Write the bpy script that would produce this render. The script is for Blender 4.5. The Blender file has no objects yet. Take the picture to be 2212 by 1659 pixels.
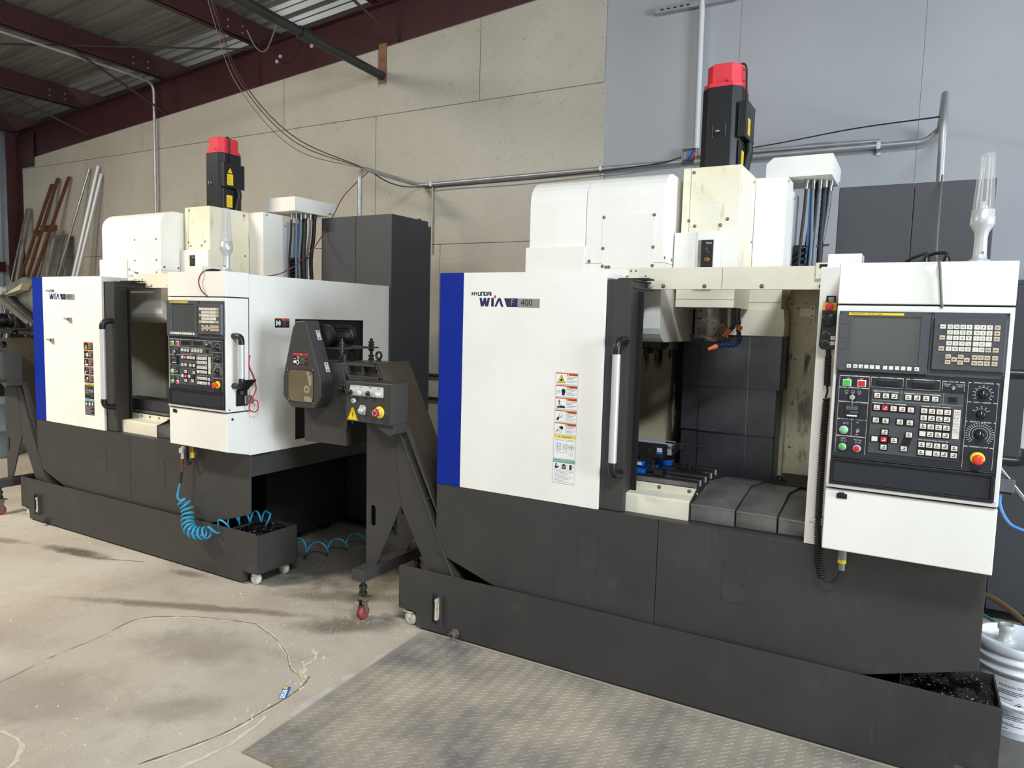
import bpy, bmesh, math, random
from math import sin, cos, pi, sqrt
from mathutils import Vector, Matrix
random.seed(7)
S = bpy.context.scene
COL = S.collection

# ------------------------------------------------------------------ colour / materials
def lin(c):
    c = c / 255.0
    return c / 12.92 if c <= 0.04045 else ((c + 0.055) / 1.055) ** 2.4
def rgb(t): return (lin(t[0]), lin(t[1]), lin(t[2]), 1.0)

class NT:
    def __init__(s, m):
        m.use_nodes = True; s.m = m; s.t = m.node_tree; s.t.nodes.clear()
        s.out = s.n('ShaderNodeOutputMaterial'); s.b = s.n('ShaderNodeBsdfPrincipled')
        s.l(s.b.outputs[0], s.out.inputs[0]); s.tc = None
    def n(s, k, **kw):
        x = s.t.nodes.new(k)
        for a, b in kw.items(): setattr(x, a, b)
        return x
    def l(s, a, b): s.t.links.new(a, b)
    def co(s):
        if not s.tc: s.tc = s.n('ShaderNodeTexCoord')
        return s.tc.outputs['Object']
    def mapping(s, scale=(1, 1, 1), rot=(0, 0, 0), loc=(0, 0, 0)):
        mp = s.n('ShaderNodeMapping'); s.l(s.co(), mp.inputs[0])
        mp.inputs['Scale'].default_value = scale; mp.inputs['Rotation'].default_value = rot; mp.inputs['Location'].default_value = loc
        return mp.outputs[0]
    def noise(s, scale, vec=None, detail=4, rough=0.55, dist=0):
        x = s.n('ShaderNodeTexNoise'); s.l(vec or s.co(), x.inputs['Vector'])
        x.inputs['Scale'].default_value = scale; x.inputs['Detail'].default_value = detail
        x.inputs['Roughness'].default_value = rough; x.inputs['Distortion'].default_value = dist
        return x.outputs['Fac']
    def ramp(s, fac, stops):
        r = s.n('ShaderNodeValToRGB'); s.l(fac, r.inputs[0]); e = r.color_ramp.elements
        e[0].position, e[0].color = stops[0][0], stops[0][1]
        e[1].position, e[1].color = stops[-1][0], stops[-1][1]
        for p, c in stops[1:-1]:
            q = e.new(p); q.color = c
        return r.outputs['Color']
    def mask(s, fac, a, b):
        r = s.n('ShaderNodeMapRange'); s.l(fac, r.inputs[0]); r.inputs[1].default_value = a; r.inputs[2].default_value = b
        r.interpolation_type = 'SMOOTHSTEP'
        return r.outputs[0]
    def math(s, op, a, b=None):
        x = s.n('ShaderNodeMath', operation=op)
        for i, v in enumerate((a, b)):
            if v is None: continue
            if isinstance(v, (int, float)): x.inputs[i].default_value = v
            else: s.l(v, x.inputs[i])
        return x.outputs[0]
    def mix(s, fac, a, b, mode='MIX'):
        x = s.n('ShaderNodeMix', data_type='RGBA', blend_type=mode)
        if isinstance(fac, (int, float)): x.inputs[0].default_value = fac
        else: s.l(fac, x.inputs[0])
        for i, v in ((6, a), (7, b)):
            if isinstance(v, tuple): x.inputs[i].default_value = v
            else: s.l(v, x.inputs[i])
        return x.outputs[2]
    def bump(s, h, strength, dist=0.002, prev=None):
        b = s.n('ShaderNodeBump'); b.inputs['Strength'].default_value = strength; b.inputs['Distance'].default_value = dist
        s.l(h, b.inputs['Height'])
        if prev: s.l(prev, b.inputs['Normal'])
        return b.outputs[0]
    def ellipse(s, cx, cy, ax, ay, rot=0, ragged=0.35, nscale=6.0, soft=0.5):
        """1 inside a ragged ellipse on the XY plane"""
        mp = s.n('ShaderNodeMapping', vector_type='TEXTURE'); s.l(s.co(), mp.inputs[0])
        mp.inputs['Location'].default_value = (cx, cy, 0); mp.inputs['Rotation'].default_value = (0, 0, rot); mp.inputs['Scale'].default_value = (ax, ay, 100.0)
        ln = s.n('ShaderNodeVectorMath', operation='LENGTH'); s.l(mp.outputs[0], ln.inputs[0])
        nz = s.noise(nscale, detail=5)
        d = s.math('ADD', ln.outputs['Value'], s.math('MULTIPLY', s.math('SUBTRACT', nz, 0.5), ragged * 2))
        return s.mask(d, 1.0, 1.0 - soft)

MATS = {}
def mat(name, c, rough=0.5, metal=0.0, var=0.0, vscale=3.0, bump=0.0, bscale=200.0, coat=0.0, spec=0.5):
    if name in MATS: return MATS[name]
    m = bpy.data.materials.new(name); t = NT(m); MATS[name] = m
    base = rgb(c)
    t.b.inputs['Base Color'].default_value = base
    if var:
        dk = tuple(x * (1 - var) for x in base[:3]) + (1,)
        lt = tuple(min(1, x * (1 + var * .4)) for x in base[:3]) + (1,)
        col = t.ramp(t.noise(vscale, detail=6, rough=.62), [(0.32, dk), (0.62, lt)])
        t.l(col, t.b.inputs['Base Color'])
    t.b.inputs['Roughness'].default_value = rough; t.b.inputs['Metallic'].default_value = metal
    t.b.inputs['Specular IOR Level'].default_value = spec
    if coat: t.b.inputs['Coat Weight'].default_value = coat
    if bump: t.l(t.bump(t.noise(bscale, detail=2), bump, 0.001), t.b.inputs['Normal'])
    return m

WHITE = mat('white_machine_paint', (238, 235, 226), .38, var=.06, vscale=2.2, bump=.05, bscale=350)
CREAM = mat('cream_machine_paint', (232, 225, 203), .42, var=.09, vscale=2.5, bump=.05, bscale=350)
BLACKP = mat('black_textured_paint', (57, 55, 53), .5, var=.14, vscale=2.0, bump=.18, bscale=500)
DKGREY = mat('dark_grey_cabinet_paint', (62, 62, 65), .48, var=.06, vscale=2.5, bump=.2, bscale=450)
BLUE = mat('blue_paint', (12, 40, 138), .5, var=.08, vscale=3, spec=.15)
NAVY = mat('navy_ink', (32, 36, 84), .45)
REDINK = mat('red_ink', (196, 50, 52), .45)
GREYINK = mat('grey_foil', (140, 138, 132), .4)
INK = mat('black_ink', (26, 26, 28), .5)
WINK = mat('white_ink', (236, 236, 232), .5)
ORANGE = mat('orange_ink', (214, 92, 44), .5)
YELLOW = mat('yellow_ink', (240, 208, 30), .45)
GREENINK = mat('green_ink', (52, 160, 122), .5)
PANELG = mat('dark_grey_panel', (76, 78, 81), .42, bump=.06, bscale=600)
PANELN = mat('navy_black_panel', (38, 40, 46), .45, bump=.08, bscale=600)
BLACK = mat('black_plastic', (24, 24, 26), .38, bump=.03, bscale=300)
BLACKR = mat('black_rubber', (20, 20, 21), .55)
GLASSD = mat('dark_screen_glass', (72, 74, 70), .22, coat=.3)
KEYW = mat('ivory_key', (226, 221, 206), .45)
KEYT = mat('tan_key', (200, 182, 156), .45)
KEYR = mat('red_key', (206, 44, 52), .4)
LGREEN = mat('green_lamp_button', (58, 190, 72), .3, coat=.3)
PGREEN = mat('pale_green_button', (122, 205, 140), .3, coat=.3)
LRED = mat('red_lamp_button', (206, 34, 44), .3, coat=.3)
ESTOP = mat('red_mushroom', (226, 62, 42), .35, coat=.2)
PINKRED = mat('faded_red_plastic', (214, 52, 64), .45, var=.1, vscale=12)
ALU = mat('brushed_aluminium', (206, 206, 204), .42, metal=.35, bump=.04, bscale=200)
ALUP = mat('silver_lamp_paint', (200, 200, 198), .35, metal=.35)
STEEL = mat('bare_steel', (150, 150, 148), .33, metal=.85, var=.25, vscale=14)
GALV = mat('galvanised_conduit', (176, 178, 178), .42, metal=.6, var=.2, vscale=8)
DKSTEEL = mat('dark_oily_steel', (62, 60, 58), .38, metal=.6, var=.4, vscale=9, bump=.05)
COVERS = mat('way_cover_steel', (80, 80, 82), .34, metal=.45, var=.35, vscale=5, bump=.03)
COVERT = mat('table_cover_steel', (128, 127, 124), .36, metal=.5, var=.4, vscale=7, bump=.03)
BOLT = mat('bolt_steel', (138, 136, 130), .35, metal=.35)
BRASS = mat('brass', (140, 108, 62), .35, metal=.8)
CASTERW = mat('white_caster', (214, 210, 198), .5, var=.3, vscale=30)
BARB = mat('dull_brown_bar', (96, 86, 74), .5, metal=.4, var=.3, vscale=20)
RUST = mat('rusty_steel', (104, 66, 44), .7, metal=.3, var=.4, vscale=30)
MAROON = mat('dark_red_steel_primer', (64, 29, 31), .5, var=.22, vscale=3, bump=.05, bscale=60)
PIPE = mat('black_iron_pipe', (52, 52, 50), .5, metal=.3, var=.3, vscale=10)
VISEB = mat('blue_vise_paint', (20, 104, 196), .3, coat=.3)
NOZB = mat('blue_nozzle', (22, 42, 92), .4)
NOZO = mat('orange_nozzle', (224, 112, 50), .45)
HOSEB = mat('blue_air_hose', (48, 146, 182), .35)
HOSEG = mat('grey_hose', (104, 112, 120), .45)
BLUEC = mat('blue_cable', (70, 132, 206), .45)
WIRER = mat('red_brown_wire', (112, 48, 46), .5)
WIREG = mat('grey_cord', (112, 108, 104), .5)
WIREB = mat('dark_wire', (36, 38, 50), .5)
TEAL = mat('teal_hose', (70, 150, 140), .4)
BUCKET = mat('white_bucket_plastic', (228, 232, 236), .35, var=.05, vscale=8)
DRUMB = mat('light_blue_drum', (120, 142, 160), .4, var=.2, vscale=6)
WOOD = mat('raw_wood', (140, 98, 68), .7, var=.3, vscale=12)
CHIP = mat('aluminium_chips', (232, 230, 224), .3, metal=.25)
DARKVOID = mat('dark_interior_paint', (30, 30, 32), .6)
OILY = mat('oily_black_sludge', (28, 24, 22), .25, var=.4, vscale=14, bump=.4, bscale=90)
BROWNMET = mat('dusty_brown_sheet_metal', (76, 68, 57), .34, metal=.3, var=.35, vscale=4)
SHEET = mat('worn_sheet_metal', (150, 146, 136), .4, metal=.6, var=.3, vscale=5)
CLEARP = bpy.data.materials.new('clear_lamp_plastic')
_t = NT(CLEARP); _t.b.inputs['Base Color'].default_value = (.55, .54, .52, 1); _t.b.inputs['Roughness'].default_value = .2
_t.b.inputs['Alpha'].default_value = .30; _t.b.inputs['Coat Weight'].default_value = .6
TINT = bpy.data.materials.new('smoky_clear_window')
_t = NT(TINT); _t.b.inputs['Base Color'].default_value = rgb((122, 112, 88)); _t.b.inputs['Roughness'].default_value = .3; _t.b.inputs['Alpha'].default_value = .55

def special_materials():
    # wall boards: painted strand board
    m = bpy.data.materials.new('painted_strand_board'); t = NT(m); MATS['osb'] = m
    v = t.mapping((1, 1, 1), (0, 0.5, 0)); 
    va = t.mapping((14, 14, 60), (0, .35, 0)); vb = t.mapping((60, 14, 14), (0, .35, 0))
    f1 = t.noise(1.6, va, 3); f2 = t.noise(1.6, vb, 3)
    fl = t.math('MAXIMUM', f1, f2)
    big = t.noise(.9, None, 4)
    c = t.ramp(big, [(.3, rgb((178, 172, 157))), (.7, rgb((194, 188, 174)))])
    c = t.mix(t.math('MULTIPLY', t.mask(fl, .60, .76), .5), c, rgb((150, 143, 127)))
    c = t.mix(t.math('MULTIPLY', t.mask(t.noise(5, None, 6, .7), .56, .72), .35), c, rgb((150, 144, 132)))
    spots = t.noise(30, None, 2, .4)
    c = t.mix(t.mask(spots, .70, .78), c, rgb((140, 134, 120)))
    t.l(c, t.b.inputs['Base Color']); t.b.inputs['Roughness'].default_value = .55
    t.l(t.bump(fl, .5, .006), t.b.inputs['Normal'])
    # grey painted wall
    m = bpy.data.materials.new('grey_wall_paint'); t = NT(m); MATS['greywall'] = m
    c = t.ramp(t.noise(.8, None, 4), [(.3, rgb((157, 159, 162))), (.7, rgb((171, 173, 176)))])
    sc = t.noise(3, t.mapping((1, 1, 6), (0, .2, 0)), 6, .7)
    c = t.mix(t.mask(sc, .69, .75), c, rgb((160, 162, 166)))
    t.l(c, t.b.inputs['Base Color']); t.b.inputs['Roughness'].default_value = .5
    t.l(t.bump(t.noise(40, None, 3), .06, .002), t.b.inputs['Normal'])
    # concrete
    m = bpy.data.materials.new('worn_concrete'); t = NT(m); MATS['concrete'] = m
    st = t.mapping((1, 1, 1), (0, 0, .9)); st2 = t.mapping((.55, 2.6, 1), (0, 0, 1.15))
    c = t.ramp(t.noise(1.3, st, 7, .62), [(.28, rgb((158, 147, 131))), (.5, rgb((184, 174, 158))), (.72, rgb((204, 197, 184)))])
    c = t.mix(t.math('MULTIPLY', t.mask(t.noise(2.6, st, 8, .7), .5, .68), .4), c, rgb((132, 121, 106)))
    c = t.mix(t.math('MULTIPLY', t.mask(t.noise(11, st2, 6, .72), .60, .70), .7), c, rgb((206, 202, 192)))
    c = t.mix(t.math('MULTIPLY', t.mask(t.noise(90, None, 3, .6), .58, .70), .45), c, rgb((112, 103, 90)))
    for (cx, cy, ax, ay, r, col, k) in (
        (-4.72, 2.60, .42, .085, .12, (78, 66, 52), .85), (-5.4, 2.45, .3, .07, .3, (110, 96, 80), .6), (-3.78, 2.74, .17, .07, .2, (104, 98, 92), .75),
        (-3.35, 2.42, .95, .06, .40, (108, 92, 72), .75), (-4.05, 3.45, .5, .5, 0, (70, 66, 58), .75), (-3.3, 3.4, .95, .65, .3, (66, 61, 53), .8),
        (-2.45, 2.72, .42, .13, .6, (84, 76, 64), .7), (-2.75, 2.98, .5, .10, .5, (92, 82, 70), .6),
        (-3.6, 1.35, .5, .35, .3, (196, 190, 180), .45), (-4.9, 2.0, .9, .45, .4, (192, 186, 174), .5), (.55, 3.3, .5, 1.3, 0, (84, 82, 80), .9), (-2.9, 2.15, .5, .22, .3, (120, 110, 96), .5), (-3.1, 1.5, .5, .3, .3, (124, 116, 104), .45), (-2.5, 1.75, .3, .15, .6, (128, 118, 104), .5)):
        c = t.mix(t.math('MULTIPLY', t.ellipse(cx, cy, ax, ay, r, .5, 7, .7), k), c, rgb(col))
    t.l(c, t.b.inputs['Base Color'])
    t.l(t.ramp(t.noise(2, None, 4), [(.3, (.5, .5, .5, 1)), (.7, (.72, .72, .72, 1))]), t.b.inputs['Roughness'])
    b = t.bump(t.noise(7, None, 8, .7), .22, .006); b = t.bump(t.noise(140, None, 2), .15, .001, b)
    t.l(b, t.b.inputs['Normal'])
    # crack dust / lips
    mat('crack_dark', (96, 88, 76), .8); mat('crack_dust', (204, 194, 172), .85, var=.15, vscale=30)
    mat('dust_strip', (186, 182, 172), .7, var=.25, vscale=9)
    # diamond plate
    m = bpy.data.materials.new('worn_tread_plate'); t = NT(m); MATS['tread'] = m
    c = t.ramp(t.noise(2.1, None, 6, .6), [(.32, rgb((104, 102, 100))), (.5, rgb((150, 141, 128))), (.68, rgb((176, 164, 146)))])
    c = t.mix(t.math('MULTIPLY', t.mask(t.noise(5, t.mapping((1, 1, 1), (0, 0, .6)), 7, .7), .55, .7), .5), c, rgb((150, 132, 104)))
    t.l(c, t.b.inputs['Base Color']); t.b.inputs['Roughness'].default_value = .52; t.b.inputs['Specular IOR Level'].default_value = .35
    t.l(t.bump(t.noise(60, None, 4), .3, .002), t.b.inputs['Normal'])
    # roof deck
    m = bpy.data.materials.new('galvanised_roof_deck'); t = NT(m); MATS['deck'] = m
    c = t.ramp(t.noise(1.2, t.mapping((.3, 3, 3)), 5), [(.3, rgb((120, 118, 112))), (.7, rgb((160, 158, 152)))])
    t.l(c, t.b.inputs['Base Color']); t.b.inputs['Metallic'].default_value = .45; t.b.inputs['Roughness'].default_value = .42
    # interior cream wall with oil staining on the left of the column
    m = bpy.data.materials.new('oil_stained_cream_paint'); t = NT(m); MATS['stained'] = m
    sp = t.noise(70, None, 2, .5)
    c = t.mix(t.mask(sp, .66, .72), rgb((200, 190, 156)), rgb((80, 70, 50)))
    sep = t.n('ShaderNodeSeparateXYZ'); t.l(t.co(), sep.inputs[0])
    X = sep.outputs[0]; Z = sep.outputs[2]
    # object origin is the wall's own centre; coordinates are metres from it
    run = t.noise(1, t.mapping((26, 26, 2.2)), 5, .65)
    a = t.math('MULTIPLY', t.mask(X, -.36, -.26), t.mask(X, -.05, -.12))
    stain = t.math('MULTIPLY', a, t.mask(t.math('ADD', run, t.math('MULTIPLY', t.mask(X, -.36, -.2), .35)), .52, .66))
    top = t.math('MULTIPLY', t.mask(Z, .02, .12), t.math('MULTIPLY', t.mask(X, -.54, -.5), t.mask(run, .50, .60)))
    stain = t.math('MAXIMUM', stain, t.math('MULTIPLY', top, t.mask(Z, .2, .16)))
    rs = t.math('MULTIPLY', t.math('MULTIPLY', t.mask(X, .30, .36), t.mask(X, .52, .40)), t.mask(t.noise(1, t.mapping((14, 14, 5)), 5, .7), .5, .68))
    stain = t.math('MAXIMUM', stain, t.math('MULTIPLY', rs, .75))
    c = t.mix(stain, c, rgb((26, 24, 20)))
    t.l(c, t.b.inputs['Base Color']); t.b.inputs['Roughness'].default_value = .4
    # spindle head cover with yellow oil drips
    m = bpy.data.materials.new('oil_dripped_cream_paint'); t = NT(m); MATS['dripped'] = m
    c = t.ramp(t.noise(3, None, 5), [(.35, rgb((228, 219, 188))), (.65, rgb((235, 229, 210)))])
    dr = t.noise(1, t.mapping((30, 30, 5.5)), 3, .5)
    c = t.mix(t.math('MULTIPLY', t.mask(dr, .57, .70), .6), c, rgb((206, 186, 120)))
    c = t.mix(t.math('MULTIPLY', t.mask(t.noise(90, None, 2, .4), .72, .76), .6), c, rgb((120, 100, 66)))
    t.l(c, t.b.inputs['Base Color']); t.b.inputs['Roughness'].default_value = .4
    # spindle nose, spotted
    m = bpy.data.materials.new('spotted_spindle_steel'); t = NT(m); MATS['spindle'] = m
    c = t.mix(t.mask(t.noise(75, None, 3, .5), .6, .66), rgb((132, 126, 116)), rgb((36, 30, 26)))
    t.l(c, t.b.inputs['Base Color']); t.b.inputs['Metallic'].default_value = .7; t.b.inputs['Roughness'].default_value = .36
def worn_black():
    m = bpy.data.materials.new('worn_black_paint'); t = NT(m); MATS['wornblack'] = m
    c = t.ramp(t.noise(2.2, None, 6, .62), [(.32, rgb((50, 49, 48))), (.64, rgb((60, 58, 56)))])
    c = t.mix(t.math('MULTIPLY', t.mask(t.noise(1, t.mapping((38, 38, 2.2)), 5, .65), .55, .78), t.mask(t.noise(1.7, None, 4), .45, .65)), c, rgb((74, 70, 64)))
    c = t.mix(t.math('MULTIPLY', t.mask(t.noise(4.5, t.mapping((1, 1, 1.6)), 6, .7), .6, .76), .5), c, rgb((74, 72, 68)))
    t.l(c, t.b.inputs['Base Color']); t.b.inputs['Roughness'].default_value = .5
    t.l(t.bump(t.noise(500, None, 2), .18, .001), t.b.inputs['Normal'])
worn_black()
special_materials()
OSB, GREYW, CONC, TREAD, DECK, STAIN, DRIP, SPIN = (MATS[k] for k in ('osb', 'greywall', 'concrete', 'tread', 'deck', 'stained', 'dripped', 'spindle'))

# ------------------------------------------------------------------ mesh builder
ORG = {}
class MB:
    def __init__(s): s.v = []; s.f = []; s.mi = []; s.sm = []; s.mats = []
    def slot(s, m):
        if m not in s.mats: s.mats.append(m)
        return s.mats.index(m)
    def add(s, vs, fs, m, smooth=False):
        b = len(s.v); k = s.slot(m); s.v += [tuple(q) for q in vs]
        for f in fs:
            s.f.append([i + b for i in f]); s.mi.append(k); s.sm.append(smooth)
        return s
    def box(s, x0, x1, y0, y1, z0, z1, m):
        vs = [(x, y, z) for z in (z0, z1) for y in (y0, y1) for x in (x0, x1)]
        return s.add(vs, [(0, 2, 3, 1), (4, 5, 7, 6), (0, 1, 5, 4), (2, 6, 7, 3), (0, 4, 6, 2), (1, 3, 7, 5)], m)
    def hexa(s, p, m):   # 8 corners: bottom 4, top 4 (rings)
        return s.add(p, [(3, 2, 1, 0), (4, 5, 6, 7), (0, 1, 5, 4), (1, 2, 6, 5), (2, 3, 7, 6), (3, 0, 4, 7)], m)
    def prism(s, pts, a, b, m, ax='y', smooth=False):
        def P(q, t):
            return {'y': (q[0], t, q[1]), 'x': (t, q[0], q[1]), 'z': (q[0], q[1], t)}[ax]
        n = len(pts); vs = [P(q, a) for q in pts] + [P(q, b) for q in pts]
        fs = [(i, (i + 1) % n, n + (i + 1) % n, n + i) for i in range(n)]
        caps = [list(range(n))[::-1], list(range(n, 2 * n))]
        if not smooth: return s.add(vs, fs + caps, m)
        s.add(vs, fs, m, smooth)
        return s.add(vs, caps, m)
    def poly(s, pts, m): return s.add(pts, [list(range(len(pts)))], m)
    def cyl(s, p0, p1, r0, m, r1=None, n=18, cap=True):
        p0 = Vector(p0); p1 = Vector(p1); r1 = r0 if r1 is None else r1
        d = (p1 - p0).normalized(); a = Vector((0, 0, 1)) if abs(d.z) < .9 else Vector((1, 0, 0))
        u = d.cross(a).normalized(); w = d.cross(u)
        ring = [(cos(2 * pi * i / n), sin(2 * pi * i / n)) for i in range(n)]
        vs = [p0 + (u * c + w * q) * r0 for c, q in ring] + [p1 + (u * c + w * q) * r1 for c, q in ring]
        s.add(vs, [(i, (i + 1) % n, n + (i + 1) % n, n + i) for i in range(n)], m, True)
        if cap: s.add(vs, [list(range(n))[::-1], list(range(n, 2 * n))], m)
        return s
    def tube(s, pts, r, m, n=8, cap=True, rad=None):
        P = [Vector(q) for q in pts]; N = len(P)
        T = [(P[min(i + 1, N - 1)] - P[max(i - 1, 0)]).normalized() for i in range(N)]
        a = Vector((0, 0, 1)) if abs(T[0].z) < .9 else Vector((1, 0, 0))
        u = T[0].cross(a).normalized(); vs = []
        for i in range(N):
            u = (u - T[i] * u.dot(T[i])).normalized(); w = T[i].cross(u); rr = rad[i] if rad else r
            vs += [P[i] + (u * cos(2 * pi * k / n) + w * sin(2 * pi * k / n)) * rr for k in range(n)]
        fs = [(i * n + k, i * n + (k + 1) % n, (i + 1) * n + (k + 1) % n, (i + 1) * n + k) for i in range(N - 1) for k in range(n)]
        s.add(vs, fs, m, True)
        if cap: s.add(vs, [list(range(n))[::-1], list(range((N - 1) * n, N * n))], m)
        return s
    def lathe(s, prof, c, m, n=24, ax='z', smooth=True):
        vs = []
        for r, h in prof:
            for k in range(n):
                a = 2 * pi * k / n
                q = (r * cos(a), r * sin(a), h) if ax == 'z' else ((r * cos(a), h, r * sin(a)) if ax == 'y' else (h, r * cos(a), r * sin(a)))
                vs.append((c[0] + q[0], c[1] + q[1], c[2] + q[2]))
        L = len(prof)
        fs = [(i * n + k, i * n + (k + 1) % n, (i + 1) * n + (k + 1) % n, (i + 1) * n + k) for i in range(L - 1) for k in range(n)]
        s.add(vs, fs, m, smooth)
        return s.add(vs, [list(range(n))[::-1], list(range((L - 1) * n, L * n))], m)
    def torus(s, c, R, r, m, ax='y', n=24, k=8):
        pts = []
        for i in range(n + 1):
            a = 2 * pi * i / n
            q = {'y': (cos(a), 0, sin(a)), 'x': (0, cos(a), sin(a)), 'z': (cos(a), sin(a), 0)}[ax]
            pts.append((c[0] + R * q[0], c[1] + R * q[1], c[2] + R * q[2]))
        return s.tube(pts, r, m, k, cap=False)
    def bolt(s, p, r, ax, m=None, h=None):   # bolt head standing out along -axis / +axis
        h = h or r * .7; p = Vector(p); d = {'-y': Vector((0, -1, 0)), '+x': Vector((1, 0, 0)), '+z': Vector((0, 0, 1)), '-x': Vector((-1, 0, 0))}[ax]
        s.cyl(p, p + d * h * .2, r * 1.3, m or DKSTEEL, n=14); s.cyl(p, p + d * h * .7, r * .95, m or BOLT, r * .9, n=14); s.cyl(p + d * h * .7, p + d * h, r * .9, m or BOLT, r * .5, n=14); s.cyl(p + d * h, p + d * h * 1.02, r * .38, INK, n=6)
        return s
    def build(s, name, parent=None, bevel=0.0, seg=2, kind=None, label=None, recalc=True, origin=None):
        xs, ys, zs = zip(*s.v)
        c = Vector(origin) if origin else Vector(((min(xs) + max(xs)) / 2, (min(ys) + max(ys)) / 2, min(zs) if parent is None else (min(zs) + max(zs)) / 2))
        me = bpy.data.meshes.new(name)
        me.from_pydata([(a - c.x, b - c.y, d - c.z) for a, b, d in s.v], [], s.f)
        for m in s.mats: me.materials.append(m)
        me.polygons.foreach_set('material_index', s.mi); me.polygons.foreach_set('use_smooth', s.sm)
        if recalc:
            bm = bmesh.new(); bm.from_mesh(me); bmesh.ops.recalc_face_normals(bm, faces=bm.faces); bm.to_mesh(me); bm.free()
        me.update()
        o = bpy.data.objects.new(name, me); COL.objects.link(o)
        if parent is not None:
            o.parent = parent; o.location = c - ORG[parent.name]
        else: o.location = c
        ORG[o.name] = c
        if bevel:
            md = o.modifiers.new('Bevel', 'BEVEL'); md.width = bevel; md.segments = seg; md.limit_method = 'ANGLE'; md.angle_limit = .6; md.harden_normals = False
        if kind: o['kind'] = kind
        if label: o['label'] = label
        return o

def tag(o, label, cat, group=None, kind=None):
    o['label'] = label; o['category'] = cat
    if group: o['group'] = group
    if kind: o['kind'] = kind
    return o
def thing(name, base, label, cat, group=None):
    o = bpy.data.objects.new(name, None); COL.objects.link(o); o.location = base; o.empty_display_size = .1
    ORG[o.name] = Vector(base)
    return tag(o, label, cat, group)
def inst(mesh_obj, parent, at, label=None):
    """another copy of a part, same mesh, at the given machine coordinate"""
    c = mesh_obj.copy(); COL.objects.link(c); c.parent = parent; c.location = Vector(at) - ORG[parent.name]; ORG[c.name] = Vector(at)
    if 'label' in c.keys(): del c['label']
    if label: c['label'] = label
    return c

# text as flat mesh data: list of polygons in (u,v)
_TX = {}
def text_geo(s, size):
    if s in _TX: me = _TX[s]
    else:
        cu = bpy.data.curves.new('t', 'FONT'); cu.body = s; cu.size = 1.0; cu.resolution_u = 3; cu.align_x = 'CENTER'; cu.align_y = 'CENTER'
        ob = bpy.data.objects.new('t', cu); COL.objects.link(ob)
        dg = bpy.context.evaluated_depsgraph_get(); dg.update()
        m = bpy.data.meshes.new_from_object(ob.evaluated_get(dg))
        me = ([tuple(v.co) for v in m.vertices], [list(p.vertices) for p in m.polygons])
        bpy.data.objects.remove(ob); bpy.data.curves.remove(cu); bpy.data.meshes.remove(m); _TX[s] = me
    return [(a[0] * size, a[1] * size) for a in me[0]], me[1]

class Face:
    """drawing on a flat face: origin O, axes U (right), V (up); n = outward normal"""
    def __init__(s, mb, O, U=(1, 0, 0), V=(0, 0, 1), N=(0, -1, 0)):
        s.mb = mb; s.O = Vector(O); s.U = Vector(U); s.V = Vector(V); s.N = Vector(N)
    def P(s, u, v, h=0): return s.O + s.U * u + s.V * v + s.N * h
    def rect(s, u0, u1, v0, v1, m, h=.0004, t=0):
        if t: s.mb.hexa([s.P(u0, v0, h), s.P(u1, v0, h), s.P(u1, v1, h), s.P(u0, v1, h), s.P(u0, v0, h + t), s.P(u1, v0, h + t), s.P(u1, v1, h + t), s.P(u0, v1, h + t)], m)
        else: s.mb.poly([s.P(u0, v0, h), s.P(u1, v0, h), s.P(u1, v1, h), s.P(u0, v1, h)], m)
        return s
    def frame(s, u0, u1, v0, v1, w, m, h=.0004):
        s.rect(u0, u1, v0, v0 + w, m, h); s.rect(u0, u1, v1 - w, v1, m, h); s.rect(u0, u0 + w, v0 + w, v1 - w, m, h); s.rect(u1 - w, u1, v0 + w, v1 - w, m, h); return s
    def poly(s, pts, m, h=.0004): s.mb.poly([s.P(u, v, h) for u, v in pts], m); return s
    def disc(s, u, v, r, m, h=.0004, n=20, sx=1): return s.poly([(u + r * sx * cos(2 * pi * i / n), v + r * sin(2 * pi * i / n)) for i in range(n)], m, h)
    def ring(s, u, v, r, w, m, h=.0004, a0=0, a1=2 * pi, n=28):
        for i in range(n):
            a = a0 + (a1 - a0) * i / n; b = a0 + (a1 - a0) * (i + 1) / n
            s.poly([(u + q * cos(t), v + q * sin(t)) for q, t in ((r, a), (r, b), (r + w, b), (r + w, a))], m, h)
        return s
    def line(s, u0, v0, u1, v1, w, m, h=.0004):
        dx, dy = u1 - u0, v1 - v0; L = sqrt(dx * dx + dy * dy) or 1; px, py = -dy / L * w / 2, dx / L * w / 2
        return s.poly([(u0 + px, v0 + py), (u0 - px, v0 - py), (u1 - px, v1 - py), (u1 + px, v1 + py)], m, h)
    def text(s, t, u, v, size, m, h=.0005, sx=1.0):
        vs, fs = text_geo(t, size); s.mb.add([s.P(u + a * sx, v + b, h) for a, b in vs], fs, m); return s

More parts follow.
